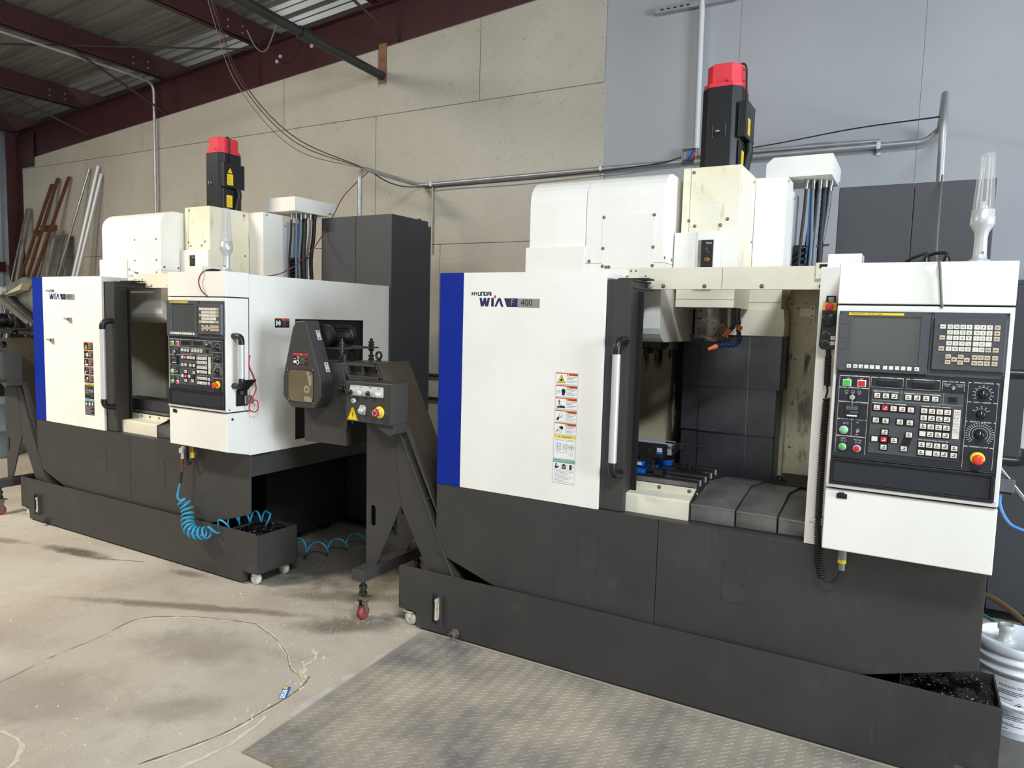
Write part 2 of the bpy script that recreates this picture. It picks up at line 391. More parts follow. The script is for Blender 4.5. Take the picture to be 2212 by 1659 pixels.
def spline(pts, k=6):
    """Catmull-Rom through the points"""
    P = [Vector(p) for p in pts]; P = [P[0] * 2 - P[1]] + P + [P[-1] * 2 - P[-2]]; out = []
    for i in range(1, len(P) - 2):
        a, b, c, d = P[i - 1:i + 3]
        for j in range(k):
            t = j / k
            out.append(.5 * ((2 * b) + (c - a) * t + (2 * a - 5 * b + 4 * c - d) * t * t + (3 * b - a - 3 * c + d) * t ** 3))
    out.append(P[-2]); return out
def helix(path, R, turns, per=14):
    P = spline(path, 24); n = len(P); out = []; N = int(turns * per)
    L = [0]
    for i in range(1, n): L.append(L[-1] + (P[i] - P[i - 1]).length)
    u = None
    for k in range(N + 1):
        t = L[-1] * k / N; i = max(j for j in range(n) if L[j] <= t + 1e-9); i = min(i, n - 2)
        f = (t - L[i]) / max(1e-9, L[i + 1] - L[i]); q = P[i].lerp(P[i + 1], f); T = (P[i + 1] - P[i]).normalized()
        if u is None: u = T.cross(Vector((0, 1, 0)) if abs(T.y) < .9 else Vector((1, 0, 0))).normalized()
        u = (u - T * u.dot(T)).normalized(); w = T.cross(u); a = 2 * pi * turns * k / N
        out.append(q + (u * cos(a) + w * sin(a)) * R)
    return out

BLACKW = MATS['wornblack']
# ================================================================== THE ROOM
YW = 5.5
def zb(x): return 3.674 + .0782 * (x + 10.748)        # underside of the roof rafter
# floor with its cracks and joints
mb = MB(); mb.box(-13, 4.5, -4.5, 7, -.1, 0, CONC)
def ribbon(pts, w, m, z=.0012, jit=.35, k=5):
    P = spline([(a, b, 0) for a, b in pts], k); L = []; R = []
    for i, q in enumerate(P):
        t = (P[min(i + 1, len(P) - 1)] - P[max(i - 1, 0)]).normalized(); nrm = Vector((-t.y, t.x, 0))
        a = w * (1 + random.uniform(-jit, jit)); b = w * (1 + random.uniform(-jit, jit)); s = random.uniform(-.3, .3) * w
        L.append((q.x + nrm.x * (a + s), q.y + nrm.y * (a + s), z)); R.append((q.x - nrm.x * (b - s), q.y - nrm.y * (b - s), z))
    n = len(P); mb.add(L + R, [(i, i + 1, n + i + 1, n + i) for i in range(n - 1)], m)
CRK, DST = MATS['crack_dark'], MATS['crack_dust']
crk = [(-3.30, 1.48), (-3.36, 1.72), (-3.38, 1.95), (-3.42, 2.18), (-3.25, 2.33), (-3.0, 2.43), (-2.86, 2.47), (-2.66, 2.41), (-2.5, 2.33), (-2.38, 2.24), (-2.27, 2.2)]
for i in range(len(crk) - 1):                          # pale broken lip along the crack, in uneven lengths
    if i in (2, 5): continue
    (xa_, ya_), (xb_, yb_) = crk[i], crk[i + 1]
    ribbon([(xa_ + (xb_ - xa_) * f_ + random.gauss(.004, .004), ya_ + (yb_ - ya_) * f_ - abs(random.gauss(.005, .003))) for f_ in (0, .3, .6, 1)], random.uniform(.005, .011), DST, .0010, .7, 4)
ribbon(crk[:7], .0018, CRK, .0016, .9, 7); ribbon([(a + .008, b - .010) for a, b in crk[6:]], .0013, CRK, .0016, .9, 7)
jn = [(-2.29, 1.45), (-2.2, 1.72), (-2.19, 1.95), (-2.2, 2.12), (-2.24, 2.22)]
ribbon(jn, .0024, CRK, .0016, .8, 9); ribbon([(a + .012, b) for a, b in jn[:3]], .006, DST, .0010, .9)
ribbon([(-2.28, 2.2), (-2.33, 2.28), (-2.34, 2.36), (-2.42, 2.42)], .008, DST, .0010, .9)
ribbon([(-2.095, 2.62), (-2.085, 2.45), (-2.075, 2.2), (-2.07, 1.95)], .028, MATS['dust_strip'], .0011, .35)
ribbon([(-2.15, 1.9), (-2.12, 1.7), (-2.15, 1.5)], .008, DST, .0011, .8)
ribbon([(-4.7, 2.55), (-4.45, 2.62), (-4.2, 2.72)], .003, CRK, .0012, .6)
ribbon([(-3.2, 1.15), (-2.9, 1.3), (-2.72, 1.28), (-2.6, 1.15)], .007, DST, .0011, .9)
for i in range(26):                                    # flaked bits of concrete beside the crack
    x, y = random.choice([(-2.23, 2.12), (-2.26, 2.2), (-2.19, 1.9), (-2.35, 2.3)]); x += random.gauss(0, .03); y += random.gauss(0, .04); r = random.uniform(.004, .014)
    mb.prism([(x + r * cos(a) * random.uniform(.6, 1), y + r * sin(a) * random.uniform(.6, 1)) for a in (0, 1.2, 2.5, 3.7, 5)], 0, .004, DST, 'z')
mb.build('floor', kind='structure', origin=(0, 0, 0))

# back wall: grey painted board on the right, painted strand boards screwed over it on the left
mb = MB()
xs = [-13, -2.316, -1.262, -.076, 1.11, 2.3, 4.5]
top = lambda x: zb(x) + .012
for a, b in zip(xs, xs[1:]): mb.prism([(a + .0012, 0), (b - .0012, 0), (b - .0012, top(b)), (a + .0012, top(a))], YW + .012, YW + .05, GREYW)
mb.prism([(-13, 0), (4.5, 0), (4.5, top(4.5)), (-13, top(-13))], YW + .0125, YW + .06, MATS['crack_dark'])
g = .0035
rows = [(3.535, 4.75, [-10.77, -8.35, -5.93, -3.505, -2.318]), (2.29, 3.528, [-11.09, -9.526, -7.1, -4.684, -2.298]),
        (1.07, 2.283, [-11.12, -8.35, -5.93, -3.9, -1.9]), (0.02, 1.063, [-11.12, -9.5, -7.1, -4.7, -2.3])]
for z0, z1, ex in rows:
    for a, b in zip(ex, ex[1:]):
        if a == -5.93 and z0 > 3:                       # this board has a slot cut round the pipe end
            for p, q in ((a + g, -4.672), (-4.558, b - g)): mb.prism([(p, z0), (q, z0), (q, zb(q)), (p, zb(p))], YW, YW + .011, OSB)
            mb.box(-4.672, -4.558, YW, YW + .011, z0, 3.80, OSB)
        elif z0 > 3: mb.prism([(a + g, z0), (b - g, z0), (b - g, zb(b)), (a + g, max(z0 + .01, zb(a)))], YW, YW + .011, OSB)
        else: mb.box(a + g, b - g, YW, YW + .011, z0, z1, OSB)
for z0, z1, ex in rows[:2]:                             # screw heads along the board edges
    for a, b in zip(ex, ex[1:]):
        for x in (a + .03, b - .03):
            for k in range(5): 
                z = z0 + .08 + k * (z1 - z0 - .16) / 4
                if z < zb(x): mb.cyl((x, YW, z), (x, YW - .001, z), .0045, MATS['crack_dark'], n=6)
mb.box(-4.66, -4.57, YW + .004, YW + .02, 3.83, 4.2, WOOD)
mb.build('wall_back', kind='structure')

# corrugated side wall
mb = MB(); W2 = mat('pale_corrugated_wall', (178, 188, 194), .45, metal=.2, var=.1, vscale=2)
pr = []; y = -4.5
while y < 5.3:
    pr += [(y, -11.5), (y + .2, -11.5), (y + .235, -11.465), (y + .285, -11.465)]; y += .32
n = len(pr); vs = [(x, yy, 0) for yy, x in pr] + [(x, yy, 4.1) for yy, x in pr]
mb.add(vs, [(i, i + 1, n + i + 1, n + i) for i in range(n - 1)], W2)
for i in range(7): mb.prism([(-12.4 + i * .14, 5.49), (-12.32 + i * .14, 5.49), (-12.30 + i * .14, 5.47), (-12.26 + i * .14, 5.47)], 0, 4.1, W2, 'z')
mb.box(-11.6, -11.51, -4.5, 5.6, 0, 4.1, W2)
mb.build('wall_left', kind='structure')
mb = MB(); mb.box(-11.47, -11.41, -4.5, 5.4, 2.1, 2.24, MAROON); mb.build('trim_1', kind='structure')          # girt
mb = MB(); mb.box(-11.24, -11.225, 5.36, 5.5, 0, 4.05, MAROON); mb.box(-11.235, -11.10, 5.49, 5.499, 0, 4.02, MAROON)
mb.box(-11.10, -10.772, 5.488, 5.499, 3.55, 4.0, MAROON); mb.build('trim_2', kind='structure')                    # column
mb = MB(); mb.box(-11.43, -11.25, 5.47, 5.499, 0, 3.95, mat('beige_trim', (196, 184, 156), .6)); mb.build('trim_3', kind='structure')

# rafter along the wall (I-beam, rising to the right)
mb = MB(); xa, xb = -11.2, 4.4
for y0, y1, d0, d1 in ((5.520, 5.53, 0, .405), (5.511, 5.60, 0, .01), (5.455, 5.60, .393, .405)):
    mb.hexa([(xa, y0, zb(xa) + d0), (xb, y0, zb(xb) + d0), (xb, y1, zb(xb) + d0), (xa, y1, zb(xa) + d0),
             (xa, y0, zb(xa) + d1), (xb, y0, zb(xb) + d1), (xb, y1, zb(xb) + d1), (xa, y1, zb(xa) + d1)], MAROON)
for x in (-9.2, -7.7, -6.3):
    mb.box(x - .004, x + .004, 5.50, 5.521, zb(x) + .02, zb(x) + .39, MAROON)
for x, d in ((-6.0, .30), (-5.55, .30), (-6.05, .26)): mb.cyl((x, 5.521, zb(x) + d - .05), (x, 5.508, zb(x) + d - .05), .02, ALU, n=8)
mb.build('trim_4', kind='structure')
# purlins (Z sections running towards the viewer) and the roof deck above them
for i, x in enumerate((-11.28, -9.64, -7.92, -6.33, -4.7, -3.05, -1.4, .25, 1.9)):
    mb = MB(); z = zb(x) + .41; w = .036
    mb.box(x - .004, x + .004, -4.5, 7.2, z, z + .25, MAROON); mb.box(x, x + .07, -4.5, 7.2, z, z + .007, MAROON); mb.box(x - .07, x, -4.5, 7.2, z + .243, z + .25, MAROON)
    mb.box(x + .064, x + .07, -4.5, 7.2, z, z + .025, MAROON)
    for y in (5.3, 5.12, 2.9): mb.cyl((x + .004, y, z + .08), (x + .014, y, z + .08), .012, BOLT, n=8); mb.cyl((x + .004, y, z + .15), (x + .014, y, z + .15), .012, BOLT, n=8)
    mb.build('trim_%d' % (i + 5), kind='structure')
mb = MB(); pr = []; y = -4.5
while y < 7.3:
    pr += [(y, 0), (y + .05, 0), (y + .072, .032), (y + .108, .032), (y + .13, 0), (y + .19, 0), (y + .2, .009), (y + .215, .009), (y + .225, 0)]; y += .27
n = len(pr); f = lambda x: zb(x) + .664
vs = [(-11.7, yy, f(-11.7) + h) for yy, h in pr] + [(4.5, yy, f(4.5) + h) for yy, h in pr]
mb.add(vs, [(i, i + 1, n + i + 1, n + i) for i in range(n - 1)], DECK)
mb.build('ceiling', kind='structure')

# roof bracing rods (angle-cut purlin braces)
def rod(name, pts, r, m, label, cat, group=None, n=8):
    b = MB(); b.tube(pts, r, m, n); return tag(b.build(name), label, cat, group)
def P_(x, y): return (x, y, zb(x) + .402)
rod('purlin_brace', [(-7.90, 4.35, zb(-7.90) + .45), (-7.88, 5.49, zb(-7.88) + .03)], .013, MAROON, 'thin dark red brace rod from the purlin above the bent conduit down to the rafter', 'brace', 'roof braces')
rod('purlin_brace', [(-9.62, 4.3, zb(-9.62) + .45), (-9.42, 5.49, zb(-9.42) + .05)], .013, MAROON, 'thin dark red brace rod nearest the left corner of the roof', 'brace', 'roof braces')
rod('purlin_brace', [(-4.66, 4.55, zb(-4.66) + .45), (-4.43, 5.49, zb(-4.43) + .03)], .013, MAROON, 'thin dark red brace rod right above the black pipe end', 'brace', 'roof braces')
rod('roof_rod', [(-9.2, 3.5, zb(-9.2) + .48), (-6.4, 5.44, zb(-6.4) + .39)], .010, PIPE, 'dark slanting tie rod crossing under the roof deck', 'rod')
rod('hanging_wire', [(-6.75, 3.2, zb(-6.75) + .6), (-6.77, 3.3, zb(-6.77) + .37), (-6.82, 3.45, zb(-6.8) + .28)], .008, BLACKR, 'short black wire hanging from the roof deck between two purlins', 'wire')

# black pipe across the upper left
mb = MB(); mb.cyl((-4.615, 5.5, 3.90), (-4.615, -1.0, 4.14), .04, PIPE, n=20); mb.cyl((-4.615, 4.55, 3.935), (-4.615, 4.45, 3.939), .052, PIPE, n=20)
tag(mb.build('iron_pipe'), 'long black iron pipe running from the wall slot across under the roof', 'pipe')

# electrical conduits, box, strut
def conduit(pts, r, label, straps=(), m=None, smooth=6):
    b = MB(); P = []
    for i, q in enumerate(pts):
        if 0 < i < len(pts) - 1:
            a, c = Vector(pts[i - 1]), Vector(pts[i + 1]); q = Vector(q); d1 = (a - q); d2 = (c - q); k = min(.11, d1.length * .45, d2.length * .45)
            p0 = q + d1.normalized() * k; p1 = q + d2.normalized() * k
            for j in range(smooth + 1):
                t = j / smooth; P.append(p0 * (1 - t) ** 2 + q * 2 * t * (1 - t) + p1 * t * t)
        else: P.append(Vector(q))
    b.tube(P, r, m or GALV, 12); o = b.build('electrical_conduit'); tag(o, label, 'conduit', 'electrical conduits on the wall and roof')
    for s in straps:
        c = MB(); x, y, z = s; c.box(x - .012, x + .012, y - r - .002, YW, z - r - .003, z + r + .003, GALV); c.box(x - .012, x + .012, YW - .004, YW, z - r - .035, z - r, GALV); c.build('strap', o)
    return o
conduit([(-8.02, 5.44, 2.30), (-8.02, 5.44, 4.27), (-7.97, 5.1, zb(-7.97) + .385), (-7.97, 1.0, zb(-7.97) + .385)], .016, 'thin steel conduit rising behind the left machine and bending along a purlin')
conduit([(-3.95, 4.45, 2.33), (-3.95, 4.45, 2.785), (-4.12, 5.46, 2.832), (-1.64, 5.46, 2.84)], .018, 'steel conduit from the left cabinet top bending along the wall to the junction box', [(-3.98, 5.46, 2.832), (-2.3, 5.46, 2.838)])
conduit([(-1.54, 5.46, 2.832), (-.03, 5.46, 2.832), (.05, 5.44, 2.90), (.055, 4.6, 2.90), (.055, 4.45, 2.72), (.06, 4.45, 2.33)], .02, 'steel conduit from the junction box along the grey wall to the right cabinet', [(-.3, 5.46, 2.832)])
conduit([(-1.54, 5.47, 2.876), (-.3, 5.47, 2.865)], .014, 'second thinner conduit just above the right wall conduit')
conduit([(-1.533, 5.47, 2.93), (-1.545, 5.47, 4.1)], .021, 'white painted conduit standing straight up the grey wall', m=mat('white_conduit', (206, 208, 208), .4))
conduit([(-3.985, 5.48, 2.83), (-3.985, 5.48, 2.2)], .009, 'thin painted conduit dropping down the strand board behind the left cabinet', m=OSB)
bx = thing('junction_box', (-1.585, 5.5, 2.83), 'open square metal junction box full of coloured wires on the wall', 'junction box')
mb = MB(); mb.box(-1.64, -1.53, 5.45, 5.455, 2.83, 2.835, GALV)
for a in ((-1.64, -1.636, 5.45, 5.5, 2.83, 2.935), (-1.534, -1.53, 5.45, 5.5, 2.83, 2.935), (-1.64, -1.53, 5.45, 5.5, 2.83, 2.834), (-1.64, -1.53, 5.45, 5.5, 2.931, 2.935), (-1.64, -1.53, 5.492, 5.5, 2.83, 2.935)): mb.box(*a, GALV)
mb.build('housing', bx)
for m, dx in ((BLUEC, 0), (mat('blue_wire', (30, 60, 150), .4), .012), (mat('green_wire', (60, 120, 80), .4), .03), (LRED, .04), (WIREG, -.01)):
    mb = MB(); mb.tube(spline([(-1.63, 5.48, 2.85), (-1.60 + dx, 5.455, 2.855), (-1.575 + dx, 5.45, 2.90), (-1.55, 5.47, 2.925)]), .006, m, 6); mb.build('wire', bx)
st = MB(); st.box(-1.90, -1.30, 5.46, 5.464, 3.97, 4.01, GALV); st.box(-1.90, -1.30, 5.464, 5.50, 3.97, 3.974, GALV); st.box(-1.90, -1.30, 5.464, 5.50, 4.006, 4.01, GALV)
for i in range(5): st.box(-1.86 + i * .05, -1.835 + i * .05, 5.459, 5.46, 3.985, 3.995, BLACK)
tag(st.build('strut_channel'), 'slotted steel strut channel at the top of the grey wall', 'strut')

# hanging wires
C0 = (-4.02, 4.62, 2.805)
for m, r, off, lab in ((WIRER, .0045, 0, 'red wire of the bundle hanging from the roof to the conduit bend'), (WIREB, .0045, .02, 'black wire of the bundle hanging from the roof to the conduit bend'), (WIREG, .004, -.03, 'grey wire sagging lowest in the bundle from the roof')):
    rod('hanging_wire', spline([(-5.62 + off, 4.3, 4.56), (-5.60 + off, 4.4, 4.25 + off), (-5.42 + off, 4.5, 3.68 + off), (-4.86, 4.6, 3.12 + off * 2), C0], 8), r, m, lab, 'wire', 'wires from the roof', 6)
rod('hanging_wire', spline([(-6.02, 5.1, 4.42), (-6.0, 5.2, 4.28), (-5.85, 5.2, 4.24), (-5.62, 5.15, 4.48)], 8), .008, WIREG, 'grey cable loop hanging at the end of the middle purlin', 'wire', None, 6)
rod('wall_wire', spline([C0, (-4.06, 5.0, 2.76), (-4.02, 5.4, 2.80), (-3.0, 5.43, 2.795), (-1.9, 5.43, 2.83), (-1.64, 5.45, 2.87)], 8), .005, WIREB, 'dark wire tied along the conduit towards the junction box', 'wire', None, 6)
rod('wall_wire', spline([(-1.54, 5.46, 2.87), (-1.0, 5.44, 2.90), (-.45, 5.3, 2.92), (.04, 4.5, 2.74)], 8), .0045, WIREB, 'dark blue wire slanting from the junction box to the right conduit bend', 'wire', None, 6)

mb = MB(); mb.cyl((-6.5, 5.44, 1.068), (-2.4, 5.44, 1.068), .016, PIPE, n=12); tag(mb.build('wall_pipe'), 'dark horizontal pipe low on the wall, left of the near blue stripe, upper one', 'pipe', 'low pipes on the wall')
mb = MB(); mb.cyl((-6.5, 5.44, .848), (-2.4, 5.44, .848), .016, PIPE, n=12); tag(mb.build('wall_pipe'), 'dark horizontal pipe low on the wall, left of the near blue stripe, lower one', 'pipe', 'low pipes on the wall')

# bars leaning on the wall behind the left machine
BARS = [((-10.946, 5.47, 2.969), (-10.57, 4.62, .0), .014, 'STEEL', 'slim steel bar leaning in the left corner beside the dark red column'),
        ((-10.86, 5.46, 2.966), (-10.27, 4.61, .0), .03, 'SHEET', 'wide grey pipe leaning in the left corner beside the dark red column'),
        ((-10.276, 5.47, 3.266), (-11.11, 4.75, .0), .014, 'STEEL', 'thin steel bar leaning just left of the brown bar with the clamp'),
        ((-10.127, 5.47, 3.335), (-10.91, 4.79, .0), .022, 'BARB', 'brown channel bar with a small clamp hanging on it'),
        ((-9.864, 5.47, 3.334), (-10.92, 4.78, .0), .011, 'BARB', 'thin dull brown rod leaning right of the brown bar with the clamp'),
        ((-10.456, 5.47, 2.5), (-9.9, 4.6, .0), .012, 'STEEL', 'short bright rod, lowest top of the leaning bars'),
        ((-9.418, 5.47, 3.406), (-10.15, 4.81, .0), .014, 'STEEL', 'threaded steel rod leaning behind the flat channel'),
        ((-9.224, 5.47, 3.42), (-9.55, 4.81, .0), .026, 'ALU', 'bright aluminium tube, tallest of the leaning bars'),
        ((-9.160, 5.47, 3.318), (-9.46, 4.78, .0), .022, 'ALU', 'bright aluminium tube just right of the tallest one')]
for a, b, r, m, lab in BARS:
    o = MB(); o.cyl(a, b, r, globals()[m], n=10)
    if 'clamp' in lab:
        o = MB(); A, B = Vector(a), Vector(b); o.hexa([B + Vector((-.03, 0, 0)), B + Vector((.03, 0, 0)), B + Vector((.03, .02, 0)), B + Vector((-.03, .02, 0)), A + Vector((-.03, -.02, 0)), A + Vector((.03, -.02, 0)), A + Vector((.03, 0, 0)), A + Vector((-.03, 0, 0))], RUST)
        q = A.lerp(B, .20); o.box(q.x, q.x + .10, q.y - .04, q.y + .02, q.z - .05, q.z + .03, RUST)
    tag(o.build('metal_bar'), lab, 'metal bar', 'bars leaning against the wall')
o = MB(); A, B = Vector((-9.96, 5.44, 2.58)), Vector((-9.5, 4.6, .0))
for d0, d1, y0, y1 in ((-.13, .13, 0, .012), (-.13, -.115, -.05, .012), (.115, .13, -.05, .012), (.04, .05, -.035, .012)):
    o.hexa([B + Vector((d0, y0, 0)), B + Vector((d1, y0, 0)), B + Vector((d1, y1, 0)), B + Vector((d0, y1, 0)), A + Vector((d0, y0, 0)), A + Vector((d1, y0, 0)), A + Vector((d1, y1, 0)), A + Vector((d0, y1, 0))], SHEET)
tag(o.build('metal_channel'), 'wide flat grey channel leaning on the wall, shorter than the tubes', 'metal bar', 'bars leaning against the wall')

# tread plate in front of the right machine
mb = MB(); px0, px1, py0, py1, pt = -2.06, .75, 1.685, 2.862, .005
mb.hexa([(px0 + .02, py0, .0005), (px1, py0, .0005), (px1, py1, .0005), (px0 - .035, py1, .0005), (px0 + .02, py0, pt), (px1, py0, pt), (px1, py1, pt), (px0 - .035, py1, pt)], TREAD)
pit = .031; r = 0; y = py0 + .02
while y < py1 - .015:
    x = px0 + .03 + (r % 2) * pit / 2; k = r
    while x < px1 - .02:
        a = .785 if (k % 2) else -.785; L, w, h = .0125, .0034, .0018
        ux, uy = cos(a), sin(a)
        mb.add([(x - ux * L, y - uy * L, pt), (x - uy * w, y + ux * w, pt), (x + ux * L, y + uy * L, pt), (x + uy * w, y - ux * w, pt), (x - ux * L * .55, y - uy * L * .55, pt + h), (x + ux * L * .55, y + uy * L * .55, pt + h)],
               [(0, 1, 4), (1, 2, 5, 4), (2, 3, 5), (3, 0, 4, 5)], TREAD)
        x += pit; k += 1
    y += pit / 2; r += 1
tag(mb.build('tread_plate', recalc=False), 'worn steel tread plate lying on the concrete before the right machine', 'floor plate')

# sticker on the floor
mb = MB(); F = Face(mb, (-2.2275, 2.0645, 0), (-.575, .818, 0), (-.818, -.575, 0), (0, 0, 1))
F.rect(-.046, .046, -.016, .016, mat('sticker_blue', (44, 96, 186), .4), .0012, .0008); F.rect(-.046, .022, -.008, .013, WINK, .0022); F.text('KURT', -.012, .003, .022, mat('sticker_text', (24, 70, 170), .4), .0026); F.poly([(.026, -.004), (.044, -.004), (.044, .014), (.032, .014)], YELLOW, .0024)
tag(mb.build('sticker'), 'blue and white sticker reading KURT lying on the concrete', 'sticker')

# swarf scattered over the floor
mb = MB()
def chips(n, f, z=.001, s0=.003, s1=.009):
    for i in range(n):
        x, y = f(); a = random.uniform(0, pi); s = random.uniform(s0, s1); t = random.uniform(.0004, .004)
        mb.add([(x, y, z), (x + s * cos(a), y + s * sin(a), z + t), (x + s * .6 * cos(a + 1.3), y + s * .6 * sin(a + 1.3), z)], [(0, 1, 2)], CHIP)
chips(420, lambda: (random.uniform(-5.9, -3.2), 2.78 - abs(random.gauss(0, .22))))
chips(420, lambda: (random.gauss(-2.45, .28), random.gauss(2.72, .16)))
chips(620, lambda: (random.uniform(-4.8, -2.2), random.uniform(1.2, 2.7)), s1=.007)
chips(260, lambda: (random.uniform(-3.3, -2.4), random.uniform(2.6, 3.3)), s1=.008)
tag(mb.build('metal_chips', recalc=False), 'tiny bright metal chips scattered over the concrete floor', 'metal chips', kind='stuff')
# ================================================================== MACHINING CENTRES
X1, Y1, TH = -3.6191, -0.0663, -0.0069               # where the left machine stands relative to the right one
def to_left(p):
    return (cos(TH) * p[0] - sin(TH) * p[1] + X1, sin(TH) * p[0] + cos(TH) * p[1] + Y1, p[2])
def move_left(o):
    o.location = to_left(ORG[o.name]); o.rotation_euler = (0, 0, TH)

def warning_decal(parent, name, x0, x1, z0, z1, y, dark, kind):
    mb = MB(); F = Face(mb, (x0, y, z0)); w, h = x1 - x0, z1 - z0
    bg, fg = (INK, WINK) if dark else (WINK, INK)
    F.rect(0, w, 0, h, bg, .0008, .0006); k = .0017
    if not dark: F.frame(0, w, 0, h, .0008, GREYINK, k)
    tx = [0] if kind < 5 else []
    if kind < 5:
        F.rect(.001, w - .001, h - .005, h - .001, ORANGE, k); F.rect(w * .5, w - .001, h - .0125, h - .004, ORANGE, k + .0002)
        F.poly([(w * .53, h - .0115), (w * .61, h - .0115), (w * .57, h - .004)], YELLOW, k + .0006); F.text('WARNING', w * .80, h - .0078, .0085, INK, k + .0006, .92)
        for i in range(5): F.rect(w * .5, w * (.95 - .1 * ((i * 7) % 3)), h - .018 - i * .0062, h - .0167 - i * .0062, fg, k)
        c = w * .25; m = h * .42
        if kind == 0:
            F.poly([(c - .02, m - .016), (c + .02, m - .016), (c, m + .021)], INK, k); F.poly([(c - .0165, m - .014), (c + .0165, m - .014), (c, m + .0165)], YELLOW, k + .0003)
            F.poly([(c - .005, m - .009), (c + .005, m - .009), (c + .0065, m - .002), (c + .001, m + .008), (c - .002, m + .001), (c - .006, m - .002)], INK, k + .0006)
        elif kind == 1:
            F.disc(c + .012, m + .003, .012, fg, k, sx=.85); F.poly([(c + .006, m - .004), (c + .02, m - .002), (c + .018, m - .015), (c + .005, m - .015)], fg, k + .0002)
            for i in range(3): F.line(c - .022, m - .010 + i * .008, c - .004, m - .002 + i * .005, .0012, fg, k)
        elif kind == 2:
            F.disc(c - .008, m + .017, .003, fg, k); F.line(c - .008, m + .014, c - .006, m + .001, .004, fg, k); F.line(c - .017, m + .009, c + .001, m + .013, .002, fg, k); F.line(c - .006, m + .001, c + .004, m - .006, .0025, fg, k); F.line(c - .007, m + .001, c - .011, m - .008, .0025, fg, k)
            F.poly([(c - .02, m - .017), (c + .022, m - .017), (c + .022, m - .008), (c + .008, m - .006), (c - .018, m - .011)], fg, k)
        elif kind == 3:
            F.ring(c + .004, m + .009, .009, .001, fg, k); F.poly([(c - .019, m - .016), (c - .009, m - .016), (c - .004, m - .004), (c - .010, m + .001), (c - .016, m - .006)], fg, k); F.ring(c - .001, m + .0, .0045, .001, fg, k); F.line(c + .002, m - .002, c + .016, m - .002, .0008, fg, k)
        else:
            F.poly([(c + .004, m + .002), (c + .013, m - .002), (c + .018, m + .010), (c + .010, m + .016), (c - .006, m + .010)], fg, k); F.line(c - .016, m - .012, c - .004, m + .0, .003, fg, k); F.ring(c - .015, m - .006, .004, .0008, fg, k); F.ring(c + .004, m - .010, .004, .0012, fg, k)
    elif kind == 5:
        F.rect(.001, w - .001, h - .013, h - .001, YELLOW, k); F.poly([(.02, h - .0115), (.031, h - .0115), (.0255, h - .003)], INK, k + .0003); F.poly([(.0222, h - .0108), (.0288, h - .0108), (.0255, h - .0048)], YELLOW, k + .0005)
        F.text('CAUTION', .062, h - .0075, .0112, INK, k + .0004)
        for i in range(2): F.rect(.006, w - .012 + i * .006, h - .020 - i * .004, h - .0192 - i * .004, fg, k)
        for a in ((.012, .02, .035, .075), (.02, .05, .042, .067), (.05, .075, .048, .062), (.03, .034, .036, .072), (.058, .066, .03, .07)): F.frame(a[0], a[1], a[2], a[3], .0009, fg, k)
        F.ring(.089, .055, .012, .0009, fg, k); F.ring(.089, .055, .006, .0009, fg, k); F.ring(.089, .055, .0025, .0009, fg, k); F.line(.072, .055, .104, .055, .0007, fg, k); F.line(.089, .038, .089, .072, .0007, fg, k); F.line(.008, .055, .07, .055, .0007, fg, k)
        F.ring(.09, .022, .005, .0009, fg, k); F.line(.012, .03, .052, .03, .0008, fg, k); F.line(.078, .016, .078, .034, .0008, fg, k)
    else:
        F.rect(.001, w - .001, h - .015, h - .001, GREENINK, k); F.text('SAFETY INSTRUCTION', w / 2, h - .0082, .0104, WINK, k + .0004, .98)
        for i in range(3):
            a, b = w * (.02 + i * .325), w * (.33 + i * .325); c = (a + b) / 2; m = h - .031; pc = fg
            F.disc(c - .003, m + .007, .0045, pc, k)
            if i == 0: F.poly([(c - .009, m - .011), (c + .002, m - .011), (c + .012, m - .003), (c + .008, m + .002), (c - .001, m - .003), (c - .005, m + .003), (c - .01, m)], pc, k)
            if i == 1: F.poly([(c - .010, m - .012), (c + .010, m - .012), (c + .010, m + .004), (c + .004, m + .011), (c - .006, m + .009), (c - .010, m + .002)], pc, k + .0001); F.ring(c, m - .003, .004, .0015, bg, k + .0004)
            if i == 2: F.poly([(c - .008, m - .013), (c + .003, m - .013), (c + .003, m + .006), (c - .008, m + .006)], pc, k); F.ring(c + .006, m + .003, .004, .0012, pc, k)
            if i: F.rect(a - .0008, a, h - .046, h - .016, GREYINK, k)
        F.rect(.001, w - .001, h - .0475, h - .0467, GREYINK, k)
        for i in range(9): F.rect(.007, w * (.93 - .12 * ((i * 5) % 4)), h - .0535 - i * .0062, h - .0525 - i * .0062, fg, k)
    return mb.build(name, parent)

def bolts(parent, L):
    o = None
    for p, r, ax in L:
        if o is None:
            mb = MB(); mb.bolt((0, 0, 0), r, ax); o = mb.build('bolt', parent, origin=(0, 0, 0)); o.location = Vector(p) - ORG[parent.name]
        else: inst(o, parent, p)

